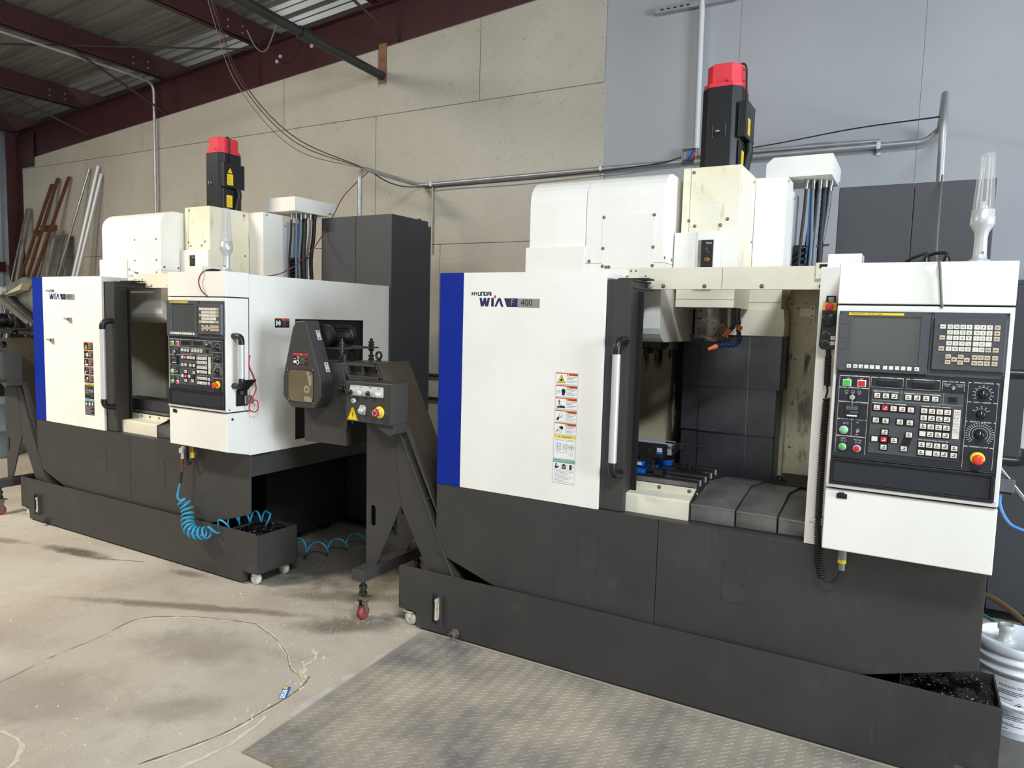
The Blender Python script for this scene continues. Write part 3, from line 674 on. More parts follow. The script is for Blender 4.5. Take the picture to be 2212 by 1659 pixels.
def console(root, left):
    y = 2.738
    mb = MB(); x0, x1 = -.2436, .2686
    mb.box(x0, x1, y, 2.895, 1.689, 1.829, WHITE); mb.box(x0, x1, y, 2.895, 1.041, 1.683, WHITE)
    mb.prism([(y, .815), (y, 1.034), (2.895, 1.034), (2.895, .778)], x0, x1, WHITE, 'x')
    C = mb.build('control_console', root, bevel=.003); 
    mb = MB(); mb.box(x0 + .004, x1 - .004, y + .012, 2.89, .83, 1.82, DARKVOID); mb.build('core', C)
    # black surround and sill
    mb = MB(); mb.box(-.2325, .2555, y - .0035, y + .002, 1.05, 1.664, BLACK)
    for z in (1.4545, 1.151): mb.tube([(-.231, y - .004, z), (.254, y - .004, z)], .0028, BLACK, 8)
    mb.build('surround', C)
    mb = MB(); mb.prism([(y - .001, 1.041), (y - .012, 1.043), (y - .004, 1.054), (y - .001, 1.056)], -.240, .262, mat('grey_sill', (170, 166, 156), .4), 'x'); mb.build('sill', C)
    # screen
    mb = MB(); q = y - .004
    for a in ((-.234, -.191, 1.457, 1.664), (.013, .041, 1.457, 1.664), (-.191, .013, 1.645, 1.664), (-.191, .013, 1.457, 1.489)): mb.box(a[0], a[1], q - .012, q, a[2], a[3], PANELG)
    F = Face(mb, (0, q - .012, 0)); F.frame(-.231, -.199, 1.57, 1.62, .0006, BLACK); F.frame(-.231, -.205, 1.532, 1.556, .0006, BLACK); F.rect(-.207, .022, 1.4855, 1.4865, BLACK); F.rect(-.207, .022, 1.4615, 1.4625, BLACK)
    for u, v in ((-.228, 1.659), (.036, 1.659), (-.228, 1.462), (.036, 1.462)): F.disc(u, v, .0024, BLACK, .0008, 10)
    mb.build('screen_bezel', C, bevel=.0015)
    mb = MB(); mb.box(-.191, .013, q - .006, q, 1.489, 1.645, GLASSD); mb.build('screen', C, label='dark blank display screen')
    mb = MB(); F = Face(mb, (0, q - .012, 0)); F.rect(-.2045, -.0375, 1.6505, 1.6585, YELLOW, .0003, .0006)
    F.text('HYUNDAI-WIA', -.176, 1.6545, .0062, INK, .0014); F.text('FANUC', -.135, 1.6545, .0068, REDINK, .0014); F.text('i Series', -.111, 1.6545, .0062, INK, .0014); mb.build('brand_strip', C, label='yellow brand strip')
    mb = MB(); mb.box(-.0065, .0065, -.004, .001, -.0065, .0065, KEYW); k0 = mb.build('soft_key', C, bevel=.001, origin=(0, 0, 0))
    for i, X in enumerate((365, 435, 494, 553, 613, 674, 752, 813, 876, 939, 1001, 1077)):
        p = (-.194 + (X - 365) * .000288, q - .012, 1.4745)
        if i == 0: k0.location = Vector(p) - ORG[C.name]; ORG[k0.name] = Vector(p)
        else: inst(k0, C, p)
    mb = MB(); F = Face(mb, (0, q - .016, 0)); F.poly([(-.197, 1.4745), (-.192, 1.477), (-.192, 1.472)], INK, .0006); F.poly([(.014, 1.4745), (.009, 1.477), (.009, 1.472)], INK, .0006); F.poly([(-.156, 1.472), (-.152, 1.472), (-.154, 1.476)], INK, .0006); F.disc(-.1735, 1.4745, .002, INK, .0006, 8); mb.build('key_marks', C)
    # keypad
    mb = MB(); mb.box(.043, .256, q - .002, q, 1.457, 1.664, PANELG); mb.hexa([(.049, q - .002, 1.474), (.251, q - .002, 1.474), (.251, q - .002, 1.646), (.049, q - .002, 1.646), (.053, q - .016, 1.478), (.247, q - .016, 1.478), (.247, q - .016, 1.642), (.053, q - .016, 1.642)], PANELG)
    for u, v in ((.048, 1.659), (.251, 1.659), (.251, 1.462)): mb.cyl((u, q - .002, v), (u, q - .004, v), .003, BLACK, n=10)
    mb.build('keypad_panel', C)
    cx = (.076, .0965, .114, .1315, .149, .1695, .186, .2035, .2238); ky = q - .016
    rows = [(1.6175, '0123456780', 'tO N G P 7 8 9 t'), ]
    L = []
    def row(z, cols, chars, tan): 
        for c, ch in zip(cols, chars): L.append((cx[c], z, ch, KEYT if c in tan else KEYW))
    row(1.6175, range(9), ['', 'O', 'N', 'G', 'P', '7', '8', '9', ''], (8,))
    row(1.5995, range(1, 9), ['X', 'Y', 'Z', 'Q', '4', '5', '6', ''], (8,))
    row(1.582, range(9), ['', 'I', 'J', 'K', 'R', '1', '2', '3', ''], (0, 8))
    row(1.564, range(1, 8), ['M', 'S', 'T', 'L', '-', '0', '.'], ())
    row(1.5462, range(9), ['', 'F', 'D', 'H', 'B', '/', 'EOB', '', ''], (0, 7, 8))
    row(1.521, (1, 3, 5, 6, 7, 8), ['', '', '', '', '', ''], range(9)); row(1.503, (1, 3, 5, 6, 7, 8), ['', '', '', '', '', ''], range(9))
    L += [(.114, 1.512, '', KEYT), (.1485, 1.512, '', KEYT)]
    proto = {}; tx = MB(); F = Face(tx, (0, ky - .0035, 0))
    for x, z, ch, m in L:
        if m not in proto:
            mb = MB(); mb.box(-.0078, .0078, -.0035, .001, -.0072, .0072, m); o = mb.build('key', C, bevel=.001, origin=(0, 0, 0)); o.location = Vector((x, ky, z)) - ORG[C.name]; ORG[o.name] = Vector((x, ky, z)); proto[m] = o
            if m is KEYT: o['label'] = 'tan key'
        else: inst(proto[m], C, (x, ky, z), 'tan key' if m is KEYT else None)
        if ch: F.text(ch, x + .001, z, .0085 if len(ch) == 1 else .0055, INK, .0006)
        else: F.rect(x - .004, x + .004, z - .0005, z + .0012, INK, .0006)
    tx.build('key_lettering', C)
    # operator panel
    mb = MB(); mb.box(-.2295, .2515, y - .006, y - .003, 1.1545, 1.4525, PANELN); mb.hexa([(-.1175, y - .006, 1.178), (.1505, y - .006, 1.178), (.1505, y - .006, 1.40), (-.1175, y - .006, 1.40), (-.1165, y - .008, 1.179), (.1495, y - .008, 1.179), (.1495, y - .008, 1.399), (-.1165, y - .008, 1.399)], PANELG)
    mb.build('operator_panel', C)
    mb = MB(); F = Face(mb, (0, y - .006, 0)); G = Face(mb, (0, y - .008, 0)); LW = mat('panel_line_ink', (206, 202, 186), .5)
    def head(txt, x0, x1, z, f=F, s=.0068):
        w = len(txt) * s * .62 + .006; c = (x0 + x1) / 2; f.rect(x0, max(x0 + .004, c - w / 2), z - .0014, z + .0014, LW); f.rect(min(x1 - .004, c + w / 2), x1, z - .0014, z + .0014, LW); f.text(txt, c, z, s, WINK)
    for u in (-.2205, -.1265, .1605, .2425): F.rect(u - .0005, u + .0005, 1.168 if u < 0 else 1.160, 1.4395, LW)
    for t, z in (('POWER', 1.4395), ('OPERATION', 1.399), ('WORK COUNTER', 1.349), ('PROGRAM', 1.2285)): head(t, -.2205, -.1265, z)
    head('STANDBY', -.2205, -.173, 1.288, s=.0055); head('SINGLE BLOCK', -.173, -.1265, 1.288, s=.004); F.rect(-.1735, -.1725, 1.231, 1.286, LW)
    for t, z in (('SPINDLE OVERRIDE', 1.4395), ('RAPID OVERRIDE', 1.3765), ('FEEDRATE OVERRIDE', 1.313), ('EMERGENCY STOP', 1.2315)): head(t, .1605, .2425, z, s=.0062)
    head('LOAD METER(%)', -.122, -.0245, 1.4395, s=.0062); head('SPINDLE SPEED(min-1)', -.016, .082, 1.4395, s=.0058); head('TOOL NO.', .089, .150, 1.4385, s=.006)
    for a, b, z in ((-.122, -.0245, 1.4395), (-.016, .082, 1.4395)): F.frame(a, b, z - .0335, z, .0008, LW, .0003)
    for u in (.089, .150): F.rect(u - .0005, u + .0005, 1.408, 1.4385, LW)
    F.text('SPINDLE', .1015, 1.4295, .0052, WINK); F.text('TOOL', .1015, 1.4235, .0052, WINK); F.text('WAITING', .138, 1.4295, .0052, WINK); F.text('TOOL', .138, 1.4235, .0052, WINK)
    F.text('ON', -.193, 1.4305, .0055, WINK); F.text('OFF', -.151, 1.4305, .0055, WINK); F.text('START', -.197, 1.2195, .0055, WINK); F.text('FEED HOLD', -.151, 1.2175, .005, WINK); F.text('ON', -.155, 1.278, .0052, WINK); F.text('OFF', -.155, 1.2355, .005, WINK)
    F.ring(-.197, 1.2735, .0028, .0006, WINK); F.ring(-.187, 1.2735, .0028, .0006, WINK); F.ring(-.200, 1.211, .0028, .0006, WINK); F.ring(-.190, 1.211, .0028, .0006, WINK); F.ring(-.155, 1.2085, .0028, .0006, WINK); F.ring(-.144, 1.2085, .0028, .0006, WINK)
    for u in (-.196, -.176, -.156): F.frame(u - .0045, u + .0045, 1.381, 1.389, .0007, WINK); F.rect(u - .003, u + .003, 1.377, 1.378, WINK)
    head('MANUAL MODE', -.1125, -.0365, 1.3925, G, .0058); head('AUTO MODE', -.0195, .0855, 1.3915, G, .0058); head('SPINDLE', -.1125, -.011, 1.352, G, .0058); head('FUNCTION', .0335, .1165, 1.3525, G, .0058); head('COOLANT', .0335, .1165, 1.2985, G, .0058); head('AUTO DOOR', .0335, .077, 1.239, G, .005); head('OPTION', .0785, .1165, 1.239, G, .005)
    G.rect(-.1165, .1495, 1.3615, 1.3622, LW, .0005); G.rect(-.0285, -.0280, 1.3622, 1.399, LW, .0005); G.rect(.0935, .0940, 1.3622, 1.399, LW, .0005)
    for (u, v, r0, r1, n, a0, a1) in ((.202, 1.404, .021, .024, 11, -.6, 3.75), (.201, 1.339, .0175, .021, 5, .5, 2.65), (.202, 1.273, .0275, .034, 24, -.75, 3.9)):
        F.ring(u, v, r0, .0007, WINK, a0=a0, a1=a1)
        for i in range(n):
            a = a0 + (a1 - a0) * i / (n - 1); F.line(u + r0 * cos(a), v + r0 * sin(a), u + r1 * cos(a), v + r1 * sin(a), .0008, WINK)
            F.rect(u + (r1 + .003) * cos(a) - .0022, u + (r1 + .003) * cos(a) + .0022, v + (r1 + .003) * sin(a) - .0007, v + (r1 + .003) * sin(a) + .0007, WINK)
    F.ring(.202, 1.273, .0205, .0009, WINK, a0=-.75, a1=3.9)
    mb.build('panel_lettering', C)
    mb = MB(); mb.box(.126, .1455, y - .010, y - .008, 1.2522, 1.3475, KEYW); F = Face(mb, (0, y - .010, 0))
    for i, t in enumerate(('ALARM', 'STOP', 'ATC POS', 'APC POS')):
        z = 1.338 - i * .019; F.rect(.1285, .1315, z, z + .003, INK); F.rect(.135, .141, z, z + .003, GREYINK); F.text(t, .1358, z - .0055, .0036, INK); F.rect(.127, .1445, z - .0095, z - .0090, GREYINK)
    mb.build('alarm_strip', C)
    for nm, x0, x1 in (('load_meter', -.103, -.0385), ('speed_meter', .0015, .0665)):
        mb = MB(); mb.box(x0, x1, y - .011, y - .006, 1.413, 1.433, BLACK); mb.build(nm, C, bevel=.002)
    mb = MB(); mb.box(.105, .135, y - .011, y - .008, 1.3685, 1.3915, PANELG); mb.box(.108, .132, y - .012, y - .010, 1.3715, 1.3885, BLACK); mb.build('small_display', C)
    # push buttons, grouped on dark carriers
    mb = MB(); F = Face(mb, (0, y - .008, 0)); bt = []
    def grp(xs, z, face=KEYW, w=.0105, h=.0085, mark=INK): 
        for x in xs: bt.append((x, z, face, mark))
    MAN = (-.1, -.074, -.048); AUT = (-.007, .019, .045, .0705); SPX = (-.099, -.0735, -.048, -.0225, .003); FX = (.042, .0642, .0865, .1085)
    grp(MAN, 1.3785); grp(AUT, 1.3785); grp(SPX[:1], 1.3368, mark=REDINK); grp(SPX[1:2], 1.3368, KEYR, mark=WINK); grp(SPX[2:], 1.3368, mark=REDINK)
    grp((-.099, -.0695, -.0262, .003), 1.2932); grp((-.07,), 1.2542); grp((-.099,), 1.2285); grp((-.0708,), 1.2285, KEYR, mark=WINK); grp((-.040,), 1.2285); grp((-.07,), 1.2025); grp((.003,), 1.252); grp((-.009,), 1.2035)
    grp(FX, 1.3372, mark=REDINK); grp(FX, 1.3138); grp(FX, 1.2855); grp(FX, 1.2603); grp(FX, 1.2235); grp(FX, 1.1972); grp((.135,), 1.2205); grp((.135,), 1.197)
    for a in ((-.1135, .0165, 1.3235, 1.350), (.0295, .1205, 1.3015, 1.350), (.0295, .1205, 1.248, 1.2975), (.0295, .1205, 1.1845, 1.236), (-.0835, -.057, 1.1905, 1.266), (-.1125, -.0265, 1.217, 1.2405), (-.1125, -.056, 1.281, 1.305), (-.0395, .0165, 1.281, 1.305), (.1225, .1475, 1.1845, 1.232)): F.rect(*a, BLACK, 0, .0012)
    F.poly([(-.010, 1.252), (.016, 1.252), (.004, 1.2035), (-.022, 1.2035)], BLACK, .0011)
    mb.build('button_carrier', C)
    proto = {}; mk = MB(); F = Face(mk, (0, y - .0152, 0))
    for i, (x, z, m, k) in enumerate(bt):
        if m not in proto:
            mb = MB(); mb.box(-.0115, .0115, -.004, .001, -.0105, .0105, BLACK); mb.box(-.009, .009, -.007, -.003, -.0082, .0082, m); o = mb.build('push_button', C, bevel=.001, origin=(0, 0, 0)); p = Vector((x, y - .008, z)); o.location = p - ORG[C.name]; ORG[o.name] = p; proto[m] = o
            if m is KEYR: o['label'] = 'red push button'
        else: inst(proto[m], C, (x, y - .008, z), 'red push button' if m is KEYR else None)
        if i % 9 != 8 or k is not INK:
            F.rect(x - .0052, x + .0052, z - .0042, z - .0018, k, .0003); F.rect(x + (-.003 if i % 2 else 0), x + (.0015 if i % 2 else .0052), z + .001, z + .0045, k, .0003)
    mk.build('button_marks', C)
    for nm, x, m, lb in (('power_button', -.1965, LGREEN, 'green power-on button'), ('power_button', -.1505, LRED, 'red power-off button')):
        mb = MB(); mb.box(x - .0135, x + .0135, y - .010, y - .006, 1.4035, 1.4275, KEYW); mb.box(x - .0105, x + .0105, y - .013, y - .009, 1.4065, 1.4245, m); mb.build(nm, C, bevel=.001, label=lb)
    for nm, x, z, r, m, lb in (('standby_button', -.197, 1.2495, .0145, PGREEN, 'pale green round button'), ('start_button', -.1975, 1.1895, .0125, LGREEN, 'green round start button'), ('feed_hold_button', -.1515, 1.188, .0125, LRED, 'red round feed hold button')):
        mb = MB(); mb.lathe([(r, 0), (r, -.005), (r * .9, -.007), (r * .78, -.007)], (x, y - .006, z), ALU, 20, 'y'); mb.lathe([(r * .78, -.006), (r * .74, -.010), (r * .5, -.0115), (.0005, -.012)], (x, y - .006, z), m, 20, 'y'); mb.build(nm, C, label=lb)
    mb = MB(); mb.box(-.190, -.163, y - .009, y - .006, 1.353, 1.377, BLACK); mb.cyl((-.1765, y - .009, 1.366), (-.1765, y - .016, 1.366), .0085, ALU, n=16); mb.box(-.1775, -.1755, y - .020, y - .016, 1.359, 1.373, BOLT)
    mb.tube([(-.1765, y - .02, 1.36), (-.176, y - .018, 1.338)], .0022, STEEL, 6); mb.build('key_switch', C)
    mb = MB(); mb.box(-.1975, -.1505, y - .014, y - .006, 1.2945, 1.3415, BLACK); F = Face(mb, (0, y - .014, 0)); F.rect(-.194, -.154, 1.321, 1.337, PANELN)
    for i in range(6):
        u = -.1935 + i * .0063
        F.frame(u, u + .0048, 1.3225, 1.329, .0008, GREYINK, .0008); F.frame(u, u + .0048, 1.329, 1.3355, .0008, GREYINK, .0008)
        if i: F.disc(u + .001, 1.302, .0032, WINK, .0008, 12)
    F.disc(-.192, 1.302, .0032, BRASS, .0008, 12); F.rect(-.182, -.154, 1.310, 1.318, PANELG, .0008); mb.build('work_counter', C, bevel=.001)
    for x, z in ((.120, 1.4205), (-.1525, 1.2515)):
        mb = MB(); mb.cyl((x, y - .006, z), (x, y - .010, z), .0075, STEEL, n=6); mb.cyl((x, y - .009, z), (x - .001, y - .020, z - .005), .0022, ALU, .0036, n=10); mb.build('toggle_switch', C)
    for x, z, r in ((.202, 1.404, .0115), (.201, 1.339, .011), (.202, 1.273, .0115)):
        mb = MB(); mb.lathe([(r * 1.25, 0), (r * 1.2, -.004), (r, -.006), (r * .95, -.018), (r * .6, -.020), (.0005, -.020)], (x, y - .006, z), BLACK, 20, 'y'); mb.box(x - .0028, x + .0028, y - .027, y - .02, z - r, z + r, BLACK); mb.box(x - .0008, x + .0008, y - .0275, y - .02, z + r * .2, z + r, WINK); mb.build('override_knob', C)
    mb = MB(); mb.lathe([(.0205, 0), (.0205, -.004), (.0195, -.005), (.01, -.005)], (.2015, y - .006, 1.195), YELLOW, 28, 'y'); mb.cyl((.2015, y - .01, 1.195), (.2015, y - .022, 1.195), .009, ESTOP, n=20)
    mb.lathe([(.009, -.014), (.0155, -.020), (.0165, -.026), (.014, -.031), (.008, -.033), (.0005, -.0335)], (.2015, y - .006, 1.193), ESTOP, 28, 'y'); mb.build('emergency_stop', C, label='red mushroom button on a yellow disc')
    # lower tray
    mb = MB(); 
    for a in ((-.2325, .2525, 1.138, 1.1475), (-.2325, .2525, 1.0565, 1.063), (-.2325, -.2225, 1.063, 1.138), (.2425, .2525, 1.063, 1.138)): mb.box(a[0], a[1], y - .011, y - .002, a[2], a[3], BLACK)
    mb.box(-.2225, .2425, y - .005, y - .002, 1.063, 1.138, PANELN); mb.build('lower_tray', C, bevel=.002)
    mb = MB(); mb.box(-.206, -.172, y - .004, y + .002, 1.004, 1.021, BLACK); mb.box(-.199, -.180, y - .010, y - .003, 1.011, 1.026, BLACK); mb.build('latch', C, bevel=.001)
    # grab handle on the right side
    mb = MB(); hx, hy = .335, 2.785
    mb.cyl((hx, hy, 1.235), (hx, hy, 1.425), .0165, ALU, n=18); H = mb.build('grab_handle', C, label='silver bar with black ends')
    for z, d in ((1.425, 1), (1.235, -1)):
        mb = MB(); mb.tube(spline([(hx, hy, z), (hx, hy, z + d * .02), (hx - .006, hy, z + d * .037), (hx - .025, hy, z + d * .046), (.268, hy, z + d * .046)], 5), .017, BLACK, 14); mb.build('handle_end', C)
    # cabinet door seam on the side
    mb = MB(); mb.box(.2683, .2690, 2.8885, 2.893, 1.04, 1.686, INK); mb.build('door_seam', C)
    mb = MB(); mb.bolt((.2686, 2.755, 1.055), .0035, '+x', BLACK); mb.bolt((.2686, 2.775, 1.0), .006, '+x', BLACK); mb.build('side_screws', C)
    return C

def machine(left):
    N = 'left' if left else 'right'
    lab = ('farther white, blue and black machining center at left, a coiled blue hose hanging from it' if left else
           'nearer white, blue and black machining center at right, blue vise inside its open door')
    base = (-.89, 3.5, 0); root = thing('machining_center', base, lab, 'cnc machine')
    yb = 2.893
    # --- black base skirt
    mb = MB()
    for pts in ([(-2.046, .774), (-2.046, .424), (-1.725, .323), (-1.6, .285), (-.898, .285), (-.898, .774)], [(-.8955, .774), (-.8955, .285), (-.19, .285), (-.06, .322), (.2696, .424), (.2696, .774)]):
        mb.prism(pts, yb, yb + .012, BLACKW)
    mb.box(-2.046, .2696, yb + .012, 3.05, .762, .7745, BLACKW)
    for x0, x1 in ((.258, .2696), (-2.046, -2.034)): mb.box(x0, x1, yb + .012, 4.15, .645, .7745, BLACKW)
    mb.box(-2.046, .2696, 4.14, 4.155, .645, .7745, BLACKW)
    sk = mb.build('base_skirt', root, bevel=.0015)
    for x0, x1, z0, z1 in ((-1.262, -1.166, .492, .660), (-.620, -.525, .485, .652)):
        mb = MB(); mb.box(x0, x1, yb - .0015, yb + .002, z0, z1, BLACKW)
        for x in (x0 + .009, x1 - .007):
            for k in range(3): mb.bolt((x, yb - .0015, z1 - .014 - k * (z1 - z0 - .026) / 2), .0045, '-y', BLACKP)
        mb.build('access_plate', root)
    mb = MB(); mb.box(-1.75, -.12, 3.35, 4.1, .06, .74, DARKVOID); mb.box(-1.9, .1, 3.2, 4.12, .6, .76, DARKVOID)
    for x in (-1.6, -.9, -.25):
        for y in (3.45, 4.0): mb.cyl((x, y, 0), (x, y, .065), .06, DKSTEEL)
    mb.build('machine_bed', root)
    # --- white front cover with blue stripe, logo and labels
    mb = MB(); mb.box(-1.9075, -1.175, 2.89, 2.9, .775, 1.822, WHITE); mb.box(-2.046, -1.188, 2.901, 3.08, 1.81, 1.821, WHITE); mb.box(-1.187, -1.175, 2.901, 2.907, .775, 1.793, WHITE); mb.box(-1.187, -1.175, 2.901, 3.08, 1.794, 1.822, WHITE)
    fc = mb.build('front_cover', root, bevel=.002)
    mb = MB(); mb.box(-2.046, -1.9085, 2.89, 2.9, .775, 1.822, BLUE); mb.build('accent_stripe', root, bevel=.002, label='blue stripe')
    mb = MB(); mb.box(-2.046, -2.036, 2.9, 4.155, .775, 1.822, WHITE); mb.build('side_wall', root)
    mb = MB(); F = Face(mb, (0, 2.89, 0)); bx = lambda a: -1.859 + (a - 230) * .0002153; bz = lambda b: 1.7305 - (b - 190) * .000192
    q = lambda L: [(bx(a), bz(b)) for a, b in L]
    GL = {'H': [(0, 0, 0, 1), (1, 0, 1, 1), (0, .5, 1, .5)], 'Y': [(0, 1, .5, .45), (1, 1, .5, .45), (.5, .5, .5, 0)], 'U': [(0, 0, 0, 1), (1, 0, 1, 1), (0, 0, 1, 0)], 'N': [(0, 0, 0, 1), (1, 0, 1, 1), (0, 1, 1, 1)],
          'D': [(0, 0, 0, 1), (0, 0, .75, 0), (0, 1, .75, 1), (.75, 0, 1, .25), (.75, 1, 1, .75), (1, .2, 1, .8)], 'A': [(0, 0, 0, 1), (1, 0, 1, 1), (0, 1, 1, 1), (0, .45, 1, .45)], 'I': [(.5, 0, .5, 1)]}
    cx = 236
    for ch in 'HYUNDAI':
        w = 58 if ch != 'I' else 0
        for a, b, c2, d in GL[ch]:
            u0, u1, v0, v1 = bx(cx + (a * w if w else 0)), bx(cx + (c2 * w if w else 0)), bz(272 - b * 76), bz(272 - d * 76); ex = .0018 if abs(u1 - u0) > abs(v1 - v0) else 0; ey = 0 if ex else .0018
            F.line(u0 - (ex if u1 > u0 else 0), v0 - (ey if v1 > v0 else 0), u1 + (ex if u1 > u0 else 0), v1 + (ey if v1 > v0 else 0), .0043, NAVY, .0006)
        cx += w + 24
    F.poly(q([(430, 330), (490, 330), (512, 440), (543, 330), (598, 330), (620, 440), (642, 330), (705, 330), (660, 545), (587, 545), (567, 470), (545, 545), (468, 545)]), NAVY)
    F.poly(q([(735, 330), (803, 330), (803, 545), (735, 545)]), NAVY); F.poly(q([(805, 272), (855, 272), (855, 335), (805, 335)]), REDINK); F.poly(q([(905, 335), (975, 335), (1050, 548), (990, 548), (939, 405), (872, 545), (820, 545)]), NAVY)
    F.poly(q([(1058, 338), (1400, 338), (1400, 547), (1132, 547)]), NAVY); F.poly(q([(1406, 342), (1930, 345), (1930, 565), (1406, 552)]), GREYINK); F.text('F', bx(1268), bz(443), .042, GREYINK, .0008, .9); F.text('400', bx(1615), bz(447), .043, INK, .0008, .95)
    mb.build('brand_badge', fc)
    zt = (1.373, 1.3165, 1.2605, 1.2035, 1.1465)
    for i, z in enumerate(zt): warning_decal(fc, 'warning_decal', -1.398, -1.290, z - .0525, z, 2.89, left, i)
    warning_decal(fc, 'caution_decal', -1.399, -1.290, .9825, 1.0895, 2.89, left, 5); warning_decal(fc, 'safety_decal', -1.400, -1.290, .869, .979, 2.89, left, 6)
    # --- sliding door
    mb = MB(); mb.box(-1.9, -1.066, 2.91, 2.925, .777, 1.789, BLACKP); mb.box(-1.078, -1.066, 2.925, 3.02, .777, 1.789, BLACKP); mb.box(-1.075, -1.04, 3.0, 3.008, .777, 1.74, BLACKR)
    d = mb.build('sliding_door', root, bevel=.002)
    mb = MB()
    for z in (1.783, 1.752): mb.box(-1.0775, -1.055, 2.93, 3.19, z, z + .006, BLACKP)
    mb.box(-1.0775, -1.072, 2.93, 3.19, 1.752, 1.789, BLACKP); mb.box(-1.17, -1.03, 3.02, 3.10, 1.792, 1.80, BLACKR); mb.build('door_rail', root)
    mb = MB(); mb.cyl((-1.096, 2.845, 1.003), (-1.096, 2.845, 1.47), .0175, ALU, n=20); mb.build('handle_grip', d, label='silver handle grip')
    for z, e in ((1.47, 1), (1.003, -1)):
        mb = MB(); mb.tube(spline([(-1.096, 2.845, z), (-1.096, 2.845, z + e * .025), (-1.094, 2.855, z + e * .045), (-1.089, 2.88, z + e * .055), (-1.084, 2.912, z + e * .056)], 5), .019, BLACK, 14); mb.build('handle_mount', d)
    # --- header and pillar
    mb = MB(); mb.box(-1.165, -.742, 3.135, 3.15, 1.757, 1.853, CREAM); mb.box(-.7395, -.3, 3.135, 3.15, 1.757, 1.853, CREAM); mb.box(-2.03, -1.165, 3.135, 3.15, 1.757, 1.80, CREAM); mb.box(-2.03, .26, 3.15, 3.235, 1.80, 1.812, CREAM)
    hd = mb.build('header_beam', root, bevel=.0015)
    bolts(hd, [((x, 3.135, 1.771), .007, '-y') for x in (-.999, -.815, -.575, -.345)])
    mb = MB(); mb.box(-1.136, -1.09, 3.06, 3.064, 1.785, 1.848, CREAM); mb.box(-1.136, -1.09, 3.064, 3.135, 1.785, 1.79, CREAM)
    for x in (-1.126, -1.102): mb.bolt((x, 3.06, 1.835), .004, '-y', BOLT)
    for x in (-1.165, -1.15, -1.078): mb.bolt((x, 3.12, 1.812), .006, '-y', BOLT)
    mb.cyl((-1.17, 3.075, 1.80), (-1.045, 3.075, 1.80), .009, ALU, n=12); mb.build('roller_bracket', root)
    mb = MB(); mb.box(-.322, -.245, 2.897, 3.13, .776, 1.829, WHITE); mb.build('console_pillar', root, bevel=.002)
    mb = MB(); mb.box(-.305, -.19, 2.93, 3.06, 1.829, 1.879, WHITE); mb.build('small_cover', root, bevel=.002)
    mb = MB(); mb.box(-.366, -.322, 3.120, 3.126, 1.800, 1.864, CREAM); F = Face(mb, (0, 3.120, 0)); F.rect(-.354, -.322, 1.842, 1.858, BLACKR, .0006, .0006)
    for u in (-.347, -.334): mb.cyl((u, 3.12, 1.85), (u, 3.114, 1.85), .006, BLACK, n=12)
    F.disc(-.352, 1.82, .005, WINK, .0008); F.disc(-.352, 1.812, .005, WINK, .0008); mb.build('latch_bracket', root)
    # --- right side wall with its opening
    mb = MB()
    for a in ((2.895, 3.241, .776, 1.822), (3.858, 4.155, .776, 1.822), (3.241, 3.858, 1.573, 1.822), (3.241, 3.858, .776, .823)): mb.box(.2586, .2686, a[0], a[1], a[2], a[3], WHITE)
    mb.box(.2, .2586, 2.895, 4.155, 1.812, 1.822, WHITE)
    sp = mb.build('side_panel', root)
    mb = MB(); mb.box(.2515, .2545, 3.23, 3.87, .80, 1.59, BLACKR)
    for a in ((3.2415, 3.245, .8235, 1.5725), (3.854, 3.8575, .8235, 1.5725)): mb.box(.2545, .2680, a[0], a[1], a[2], a[3], BLACKR)
    mb.box(.2545, .2680, 3.242, 3.857, 1.569, 1.5725, BLACKR); mb.box(.2545, .2680, 3.242, 3.857, .8235, .827, BLACKR); mb.build('conveyor_opening', root)
    mb = MB(); F = Face(mb, (.2686, 3.081, 1.520), (0, 1, 0), (0, 0, 1), (1, 0, 0)); F.rect(0, .113, 0, .056, INK, .0008, .0006); F.rect(.001, .112, .050, .055, ORANGE, .0017); F.rect(.055, .112, .042, .051, ORANGE, .0018); F.text('WARNING', .089, .0475, .008, INK, .0022, .9); F.poly([(.058, .044), (.068, .044), (.063, .052)], YELLOW, .0022)
    for i in range(6): F.rect(.06, .105 - .01 * (i % 3), .035 - i * .0055, .0365 - i * .0055, GREYINK, .0018)
    F.rect(.008, .02, .012, .042, WINK, .0018)
    for i in range(7): a = -1.3 + i * .43; F.line(.03 + .006 * cos(a), .027 + .008 * sin(a), .03 + .017 * cos(a), .027 + .019 * sin(a), .004, WINK, .0018)
    F.disc(.029, .027, .008, WINK, .002); mb.build('warning_decal', sp)
    # --- working space
    mb = MB(); mb.box(-2.03, -1.065, 3.925, 3.94, .775, 1.81, STAIN); mb.box(-1.065, -.557, 3.925, 3.94, .775, 1.81, STAIN); mb.box(-.557, .25, 3.90, 3.94, .845, 1.81, STAIN)
    for k, z in enumerate((1.70, 1.44, 1.21, .985)): mb.bolt((-.53, 3.90, z), .006, '-y', BOLT)
    for x in (-1.40, -1.18): mb.bolt((x, 3.925, 1.70), .006, '-y', BOLT)
    mb.box(-.52, -.44, 3.893, 3.90, 1.66, 1.70, CREAM); mb.box(-.472, -.448, 3.885, 3.893, 1.65, 1.715, CREAM)
    for z in (1.663, 1.70): mb.bolt((-.46, 3.885, z), .005, '-y', BOLT)
    mb.build('interior_wall', root, origin=(-.89, 3.93, 1.29))
    mb = MB(); mb.box(-2.03, .25, 2.95, 3.93, .768, .78, DARKVOID); mb.box(-.55, .25, 3.6, 3.9, .78, .845, BLACKR); mb.build('interior_floor', root)
    mb = MB()
    for a in ((-2.036, -1.745, 3.235, 4.155), (-1.745, -.60, 3.95, 4.155), (-.57, .2, 3.235, 4.155)): mb.box(a[0], a[1], a[2], a[3], 1.80, 1.812, CREAM)
